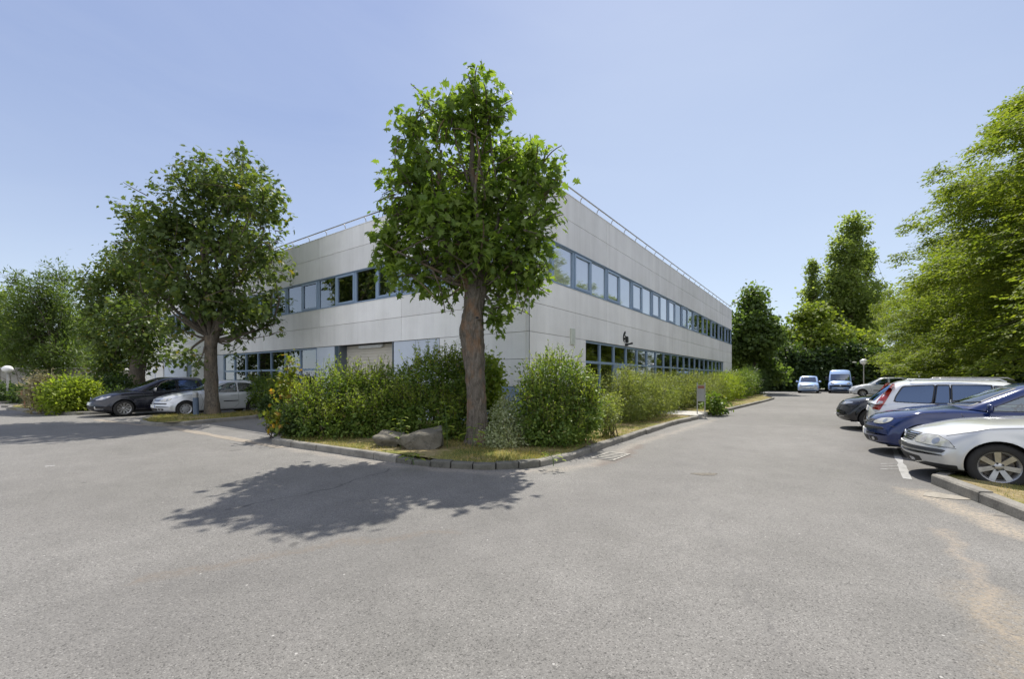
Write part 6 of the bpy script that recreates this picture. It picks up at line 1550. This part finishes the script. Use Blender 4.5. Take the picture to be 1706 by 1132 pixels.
g9 = c9.patch('lower_grille', c9.rounded([(-.42, .44), (.42, .44), (.38, .29), (-.38, .29)], .03), F_, C_BLACKP, .004)
sym(c9, 'chrome_blade', [(.0, .30), (.0, .42), (.06, .42), (.05, .335), (.34, .335), (.36, .30)], 30, C_CHROME, off=.014, r=.012); sym(c9, 'side_intake', [(.03, .325), (.03, .42), (.28, .40), (.32, .34)], 30, C_BLACKP, off=.006)
c9.plate(F_, 0, .53); q_ = c9.bvh0.ray_cast(Vector((5, 0, .73)), Vector((-1, 0, 0)))[0]
mb = MB(); mb.add([(q_.x + .03, 0, .80), (q_.x + .035, .045, .73), (q_.x + .03, 0, .66), (q_.x + .035, -.045, .73), (q_.x + .05, 0, .73)], [(0, 1, 4), (1, 2, 4), (2, 3, 4), (3, 0, 4)]); mb.build('emblem', C_CHROME, c9.root)
for sg in (1, -1):
    d = Vector((0, sg, 0)); c9.line('bonnet_gap', [(.45, .80), (.1, .90), (-.25, .95)], d, .004); c9.line('door_gap', [(-.60, .97), (-.70, .6), (-.62, .28)], d, .004); c9.line('door_gap', [(-1.81, 1.0), (-1.83, .3)], d, .004); c9.line('door_gap', [(-2.66, 1.04), (-2.72, .75), (-2.4, .4)], d, .004)
c9.mirror(-1.0, 1.07, C_ALLOY); c9.handles([-1.66, -2.5], .90); c9.wipers(-.1, 1.08); symr(c9, 'tail_light', [(.28, .85), (.28, 1.0), (.5, 1.02), (.5, .9)], 40, C_RED, off=.006)
# ------------------------------------------------------------------ street furniture, stones, outbuilding
def lamp(label, px, Y, py_globe, rad):
    b = Vector((D(px, Y), Y, 0)); zc = H(py_globe, Y); r = empty('globe_lamp', b); tag(r, label, 'lamp post', 'globe lamp posts')
    mb = MB(); mb.lathe([(.09, -.02), (.09, .02), (.05, .05), (.045, .6), (.038, zc - rad - .05), (.06, zc - rad - .03), (.10, zc - rad + .015), (.10, zc - rad + .05)], 20); mb.build('pole', A_POLE, r, smooth=True, auto=40)
    mb = MB(); mb.lathe([(rad * math.sin(a) * 1.0, -rad * .86 * math.cos(a)) for a in np.linspace(.25, PI, 18)], 28, M=Matrix.Translation((0, 0, zc))); mb.build('globe', A_GLOBE, r, smooth=True, auto=60)
    return r
lamp('cream globe lamp on a slender pole above the roof of the white people carrier', 1439, 40.0, 603, .29)
lamp('white globe lamp in front of the outbuilding at the far left', 12.5, 27.4, 615.5, .26)
# bollard
b = G(327, 692.5, .11); r = empty('bollard', (b.x, b.y, .10)); tag(r, 'slate blue bollard with a pale louvred head in front of the silver hatchback', 'bollard')
mb = MB(); mb.lathe([(.105, -.05), (.105, .0), (.10, .02), (.098, .70)], 24); mb.build('post', A_BOLL, r, smooth=True, auto=40)
mb = MB(); mb.lathe([(.085, .70), (.085, .74), (.104, .745), (.104, .765), (.085, .77), (.085, .79), (.104, .795), (.104, .815), (.085, .82), (.085, .835), (.10, .84), (.095, .885), (.06, .91), (0, .915)], 24); mb.build('light_head', A_GALV, r, smooth=True, auto=30)
r.rotation_euler = (0, math.radians(-2), 0)
# sign board by the footpath
b = G(1168, 692, .1); r = empty('sign_board', b, PI / 2 - TH - 1.35); tag(r, 'small two post sign board with an orange header in front of the arching shrubs', 'sign')
mb = MB()
mb.tube([(-.14, 0, -.1), (-.14, 0, 1.28)], .02, 10); mb.build('post', A_GALV, r, smooth=True, auto=40)
mb = MB(); mb.tube([(.14, 0, -.1), (.14, 0, 1.28)], .02, 10); mb.build('post', A_GALV, r, smooth=True, auto=40)
mb = MB(); mb.box(-.119, .119, -.012, .012, .54, 1.18); pn = mb.build('panel', plain('sign_grey', (.27, .275, .26), .5), r, bevel=.003)
mb = MB(); mb.box(-.115, .115, -.0165, -.0125, 1.05, 1.165); mb.build('header', plain('sign_orange', (.22, .085, .045), .5), pn)
mb = MB(); rr = random.Random(4)
for k in range(6): mb.box(-.09, -.09 + rr.uniform(.09, .17), -.0150, -.0125, .98 - k * .06, .995 - k * .06)
mb.build('panel_print', plain('sign_print', (.22, .23, .24), .6), pn)
# rust red sign on a post at the far left
b = G(41.5, 680.5, .08); r = empty('red_sign', b, -.15); tag(r, 'rust red post with a small red plate on the far left bed', 'sign')
mb = MB(); mb.box(-.035, .035, -.02, .02, -.1, .78); mb.build('post', A_RUST, r, bevel=.004)
mb = MB(); mb.box(-.20, .14, -.045, -.022, .62, .86); mb.build('plate', A_RUST, r, bevel=.004)
# boulders
def boulder(label, base, pts, seed, rot):
    """angular block: hull of a few corners, edges broken and faces roughened"""
    rng = np.random.default_rng(seed); bm = bmesh.new()
    for p in pts: bm.verts.new(p)
    r = bmesh.ops.convex_hull(bm, input=bm.verts[:]); bmesh.ops.delete(bm, geom=[g for g in r['geom_interior'] if isinstance(g, bmesh.types.BMVert)], context='VERTS')
    bmesh.ops.dissolve_limit(bm, angle_limit=.12, verts=bm.verts[:], edges=bm.edges[:])
    bmesh.ops.bevel(bm, geom=bm.edges[:], offset=.022, segments=2, affect='EDGES', profile=.6); bmesh.ops.triangulate(bm, faces=bm.faces[:])
    for _ in range(4):
        lg = [e for e in bm.edges if e.calc_length() > .06]
        if lg: bmesh.ops.subdivide_edges(bm, edges=lg, cuts=1); bmesh.ops.triangulate(bm, faces=[f for f in bm.faces if len(f.verts) > 3])
    bm.normal_update(); ph = rng.uniform(0, 6, 6)
    for v in bm.verts:
        c = v.co; h = .010 * math.sin(9 * c.x + ph[0] + 4 * c.z) + .009 * math.sin(13 * c.y + ph[1] + 7 * c.x) + .007 * math.sin(24 * c.z + ph[2] + 9 * c.x) + .004 * rng.normal()
        v.co = c + v.normal * h
    bm.normal_update(); me = bpy.data.meshes.new('boulder'); bm.to_mesh(me); bm.free(); me.materials.append(A_STONE)
    for p in me.polygons: p.use_smooth = True
    me.set_sharp_from_angle(angle=math.radians(30)); o = link(bpy.data.objects.new('boulder', me)); o.location = base; o.rotation_euler = (0, 0, rot); tag(o, label, 'boulder', 'boulders on the island'); return o
p1 = G(697, 750, .1); boulder('large slab like boulder tilted up beside the maple seedling', (p1.x, p1.y + .22, .08), [(-.47, -.20, .17), (-.45, .22, .26), (-.30, -.30, .12), (.30, -.30, .37), (.40, .34, .46), (.46, -.10, .41), (.43, -.26, .08), (.46, .30, .02), (-.18, -.30, .0), (-.2, .3, -.05), (.20, -.34, -.02), (-.36, -.26, .30), (.05, -.33, .33)], 3, .08)
p2 = G(643, 747, .1); boulder('smaller flat topped boulder left of the large slab', (p2.x, p2.y + .28, .06), [(-.33, -.20, .25), (.27, -.24, .26), (.28, .26, .32), (-.28, .28, .33), (-.14, -.10, -.03), (.2, -.14, -.03), (.2, .2, -.03), (-.15, .2, -.03), (-.31, -.16, .22), (.28, -.24, .16), (-.05, -.27, .20)], 8, -.1)
# outbuilding at the far left
ob = empty('outbuilding', (-33.5, 33.0, 0), math.radians(4)); tag(ob, 'low grey rendered outbuilding with bare creeper stems on its wall at the far left', 'building')
hw_ = H(615, 33) ; mb = MB(); mb.box(-10, 2.2, 0, 6, -.1, hw_); mb.build('wall', A_RENDER, ob, bevel=.01)
mb = MB(); mb.box(2.25, 6.2, 1.2, 6.2, -.1, H(618, 34.5)); mb.build('wall', A_RENDER, ob, bevel=.01)
mb = MB(); mb.box(-10.1, 2.3, -.08, 6.1, hw_ + .003, hw_ + .09); mb.box(2.32, 6.3, 1.12, 6.3, H(618, 34.5) + .003, H(618, 34.5) + .09); mb.build('roof', plain('coping_white', (.62, .61, .57), .7), ob, bevel=.01)
mb = MB(); mb.box(-8.4, -6.9, -.06, -.003, 0, 1.75); dr = mb.build('door', plain('door_blue', (.40, .47, .56), .5), ob, bevel=.01)
mb = MB()
for k in range(5): mb.box(-8.3 + k * .28, -8.28 + k * .28, -.066, -.0605, .05, 1.7)
mb.build('door_groove', A_BOLL, dr)
mb = MB(); mb.box(3.0, 5.6, 1.13, 1.19, 1.0, 1.7); wn = mb.build('window', A_ALU, ob, bevel=.01)
mb = MB(); mb.box(3.1, 4.25, 1.115, 1.128, 1.08, 1.62); mb.box(4.33, 5.5, 1.115, 1.128, 1.08, 1.62); mb.build('pane', A_GLASS, wn)
mb = MB(); rng = np.random.default_rng(5)
for k in range(9):
    x = -6 + k * .9; limb(mb, (x, -.03, 0), (x + rng.uniform(-.8, .8), -.03, hw_ * .95), .03, .01, rng, n=8, seg=5, bend=.04)
    for j in range(4): z0 = rng.uniform(.3, 1.4); limb(mb, (x, -.03, z0), (x + rng.uniform(-1.3, 1.3), -.03, z0 + rng.uniform(.3, .8)), .016, .005, rng, n=5, seg=4, bend=.04)
mb.build('creeper', A_TWIG, ob, smooth=True)
SKY_STRENGTH = 0.15; SUN_POWER = 4.2; EXPOSURE = 0.62
# ------------------------------------------------------------------ light, sky, camera
SUN_EL, SUN_AZ = math.radians(58), math.radians(17)      # azimuth measured from +Y towards +X
sd = Vector((math.sin(SUN_AZ) * math.cos(SUN_EL), math.cos(SUN_AZ) * math.cos(SUN_EL), math.sin(SUN_EL)))
w = bpy.data.worlds.new('World'); SC.world = w; w.use_nodes = True
nt = w.node_tree; nt.nodes.clear()
sky = nt.nodes.new('ShaderNodeTexSky'); sky.sky_type = 'NISHITA'; sky.sun_disc = False
sky.sun_elevation = SUN_EL; sky.sun_rotation = SUN_AZ; sky.air_density = 1.0; sky.dust_density = .4; sky.ozone_density = 2.0; sky.altitude = 100
bg = nt.nodes.new('ShaderNodeBackground'); bg.inputs[1].default_value = SKY_STRENGTH
out = nt.nodes.new('ShaderNodeOutputWorld')
# thin summer haze: pale near the horizon, bluer overhead
tc = nt.nodes.new('ShaderNodeTexCoord'); sp_ = nt.nodes.new('ShaderNodeSeparateXYZ'); nt.links.new(tc.outputs['Generated'], sp_.inputs[0])
cr = nt.nodes.new('ShaderNodeValToRGB'); nt.links.new(sp_.outputs[2], cr.inputs[0])
stops = [(0.0, (.66, .735, .84)), (.10, (.61, .69, .82)), (.30, (.44, .515, .71)), (.48, (.35, .425, .66)), (.75, (.32, .39, .66)), (1.0, (.30, .37, .64))]
while len(cr.color_ramp.elements) < len(stops): cr.color_ramp.elements.new(.5)
for e, (p_, c_) in zip(cr.color_ramp.elements, stops): e.position = p_; e.color = (*c_, 1)
# added fill: unseen sky behind the camera whitened above the horizon to brighten walls
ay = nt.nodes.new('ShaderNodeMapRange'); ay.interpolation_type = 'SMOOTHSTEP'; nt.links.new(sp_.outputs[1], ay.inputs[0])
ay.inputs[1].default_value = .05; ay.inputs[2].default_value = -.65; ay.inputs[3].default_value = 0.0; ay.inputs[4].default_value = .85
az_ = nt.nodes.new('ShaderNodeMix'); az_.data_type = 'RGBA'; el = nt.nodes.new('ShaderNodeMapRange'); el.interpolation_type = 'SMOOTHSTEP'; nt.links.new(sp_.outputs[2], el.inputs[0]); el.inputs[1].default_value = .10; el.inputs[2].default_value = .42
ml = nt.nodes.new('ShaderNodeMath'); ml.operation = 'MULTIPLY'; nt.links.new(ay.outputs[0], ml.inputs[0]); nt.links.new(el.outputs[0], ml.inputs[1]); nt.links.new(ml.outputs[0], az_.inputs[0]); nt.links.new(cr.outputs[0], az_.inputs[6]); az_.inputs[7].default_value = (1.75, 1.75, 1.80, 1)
cm = nt.nodes.new('ShaderNodeMapping'); cm.inputs['Scale'].default_value = (1.1, 1.1, 4.0); nt.links.new(tc.outputs['Generated'], cm.inputs[0])
cn = nt.nodes.new('ShaderNodeTexNoise'); nt.links.new(cm.outputs[0], cn.inputs['Vector']); cn.inputs['Scale'].default_value = 1.7; cn.inputs['Detail'].default_value = 7; cn.inputs['Roughness'].default_value = .6; cn.inputs['Distortion'].default_value = .6
cf_ = nt.nodes.new('ShaderNodeMapRange'); nt.links.new(cn.outputs['Fac'], cf_.inputs[0]); cf_.inputs[1].default_value = .42; cf_.inputs[2].default_value = .75; cf_.inputs[3].default_value = 0; cf_.inputs[4].default_value = .12
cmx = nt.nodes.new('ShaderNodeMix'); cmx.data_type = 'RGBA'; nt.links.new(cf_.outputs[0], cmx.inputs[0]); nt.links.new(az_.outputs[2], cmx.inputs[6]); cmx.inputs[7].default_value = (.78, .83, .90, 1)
# whiter haze under the sun
dt = nt.nodes.new('ShaderNodeVectorMath'); dt.operation = 'DOT_PRODUCT'; nt.links.new(tc.outputs['Generated'], dt.inputs[0]); dt.inputs[1].default_value = (math.sin(SUN_AZ + .12), math.cos(SUN_AZ + .12), .25)
dm = nt.nodes.new('ShaderNodeMapRange'); dm.interpolation_type = 'SMOOTHSTEP'; nt.links.new(dt.outputs['Value'], dm.inputs[0]); dm.inputs[1].default_value = .70; dm.inputs[2].default_value = 1.03; dm.inputs[3].default_value = 0; dm.inputs[4].default_value = .62
dmx = nt.nodes.new('ShaderNodeMix'); dmx.data_type = 'RGBA'; nt.links.new(dm.outputs[0], dmx.inputs[0]); nt.links.new(cmx.outputs[2], dmx.inputs[6]); dmx.inputs[7].default_value = (.60, .675, .79, 1)
gain = nt.nodes.new('ShaderNodeVectorMath'); gain.operation = 'SCALE'; gain.inputs['Scale'].default_value = 1.0 / (SKY_STRENGTH * 2 ** EXPOSURE); nt.links.new(dmx.outputs[2], gain.inputs[0])
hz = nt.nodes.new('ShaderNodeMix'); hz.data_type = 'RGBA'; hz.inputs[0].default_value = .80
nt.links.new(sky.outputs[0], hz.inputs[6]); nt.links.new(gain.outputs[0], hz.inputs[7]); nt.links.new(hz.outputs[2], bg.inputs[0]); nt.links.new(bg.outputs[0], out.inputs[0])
sl = bpy.data.lights.new('sun', 'SUN'); sl.energy = SUN_POWER; sl.angle = math.radians(.53); sl.color = (1, .955, .88)
so = bpy.data.objects.new('sun', sl); so.rotation_euler = sd.to_track_quat('Z', 'Y').to_euler(); so.location = (0, 0, 40); link(so)
cam = bpy.data.cameras.new('camera'); cam.sensor_width = 36; cam.sensor_fit = 'HORIZONTAL'; cam.lens = 36 * FPX / 1706
cam.shift_y = (HY - 566) / 1706; cam.clip_end = 4000; cam.clip_start = .05
co = bpy.data.objects.new('camera', cam); co.location = (0, 0, EYE); co.rotation_euler = (PI / 2, 0, 0); link(co)
SC.camera = co
SC.view_settings.view_transform = 'Standard'; SC.view_settings.look = 'None'; SC.view_settings.gamma = 1; SC.view_settings.exposure = EXPOSURE
SC.cycles.max_bounces = 8; SC.cycles.transparent_max_bounces = 16; SC.cycles.use_denoising = True
SC.cycles.use_adaptive_sampling = True
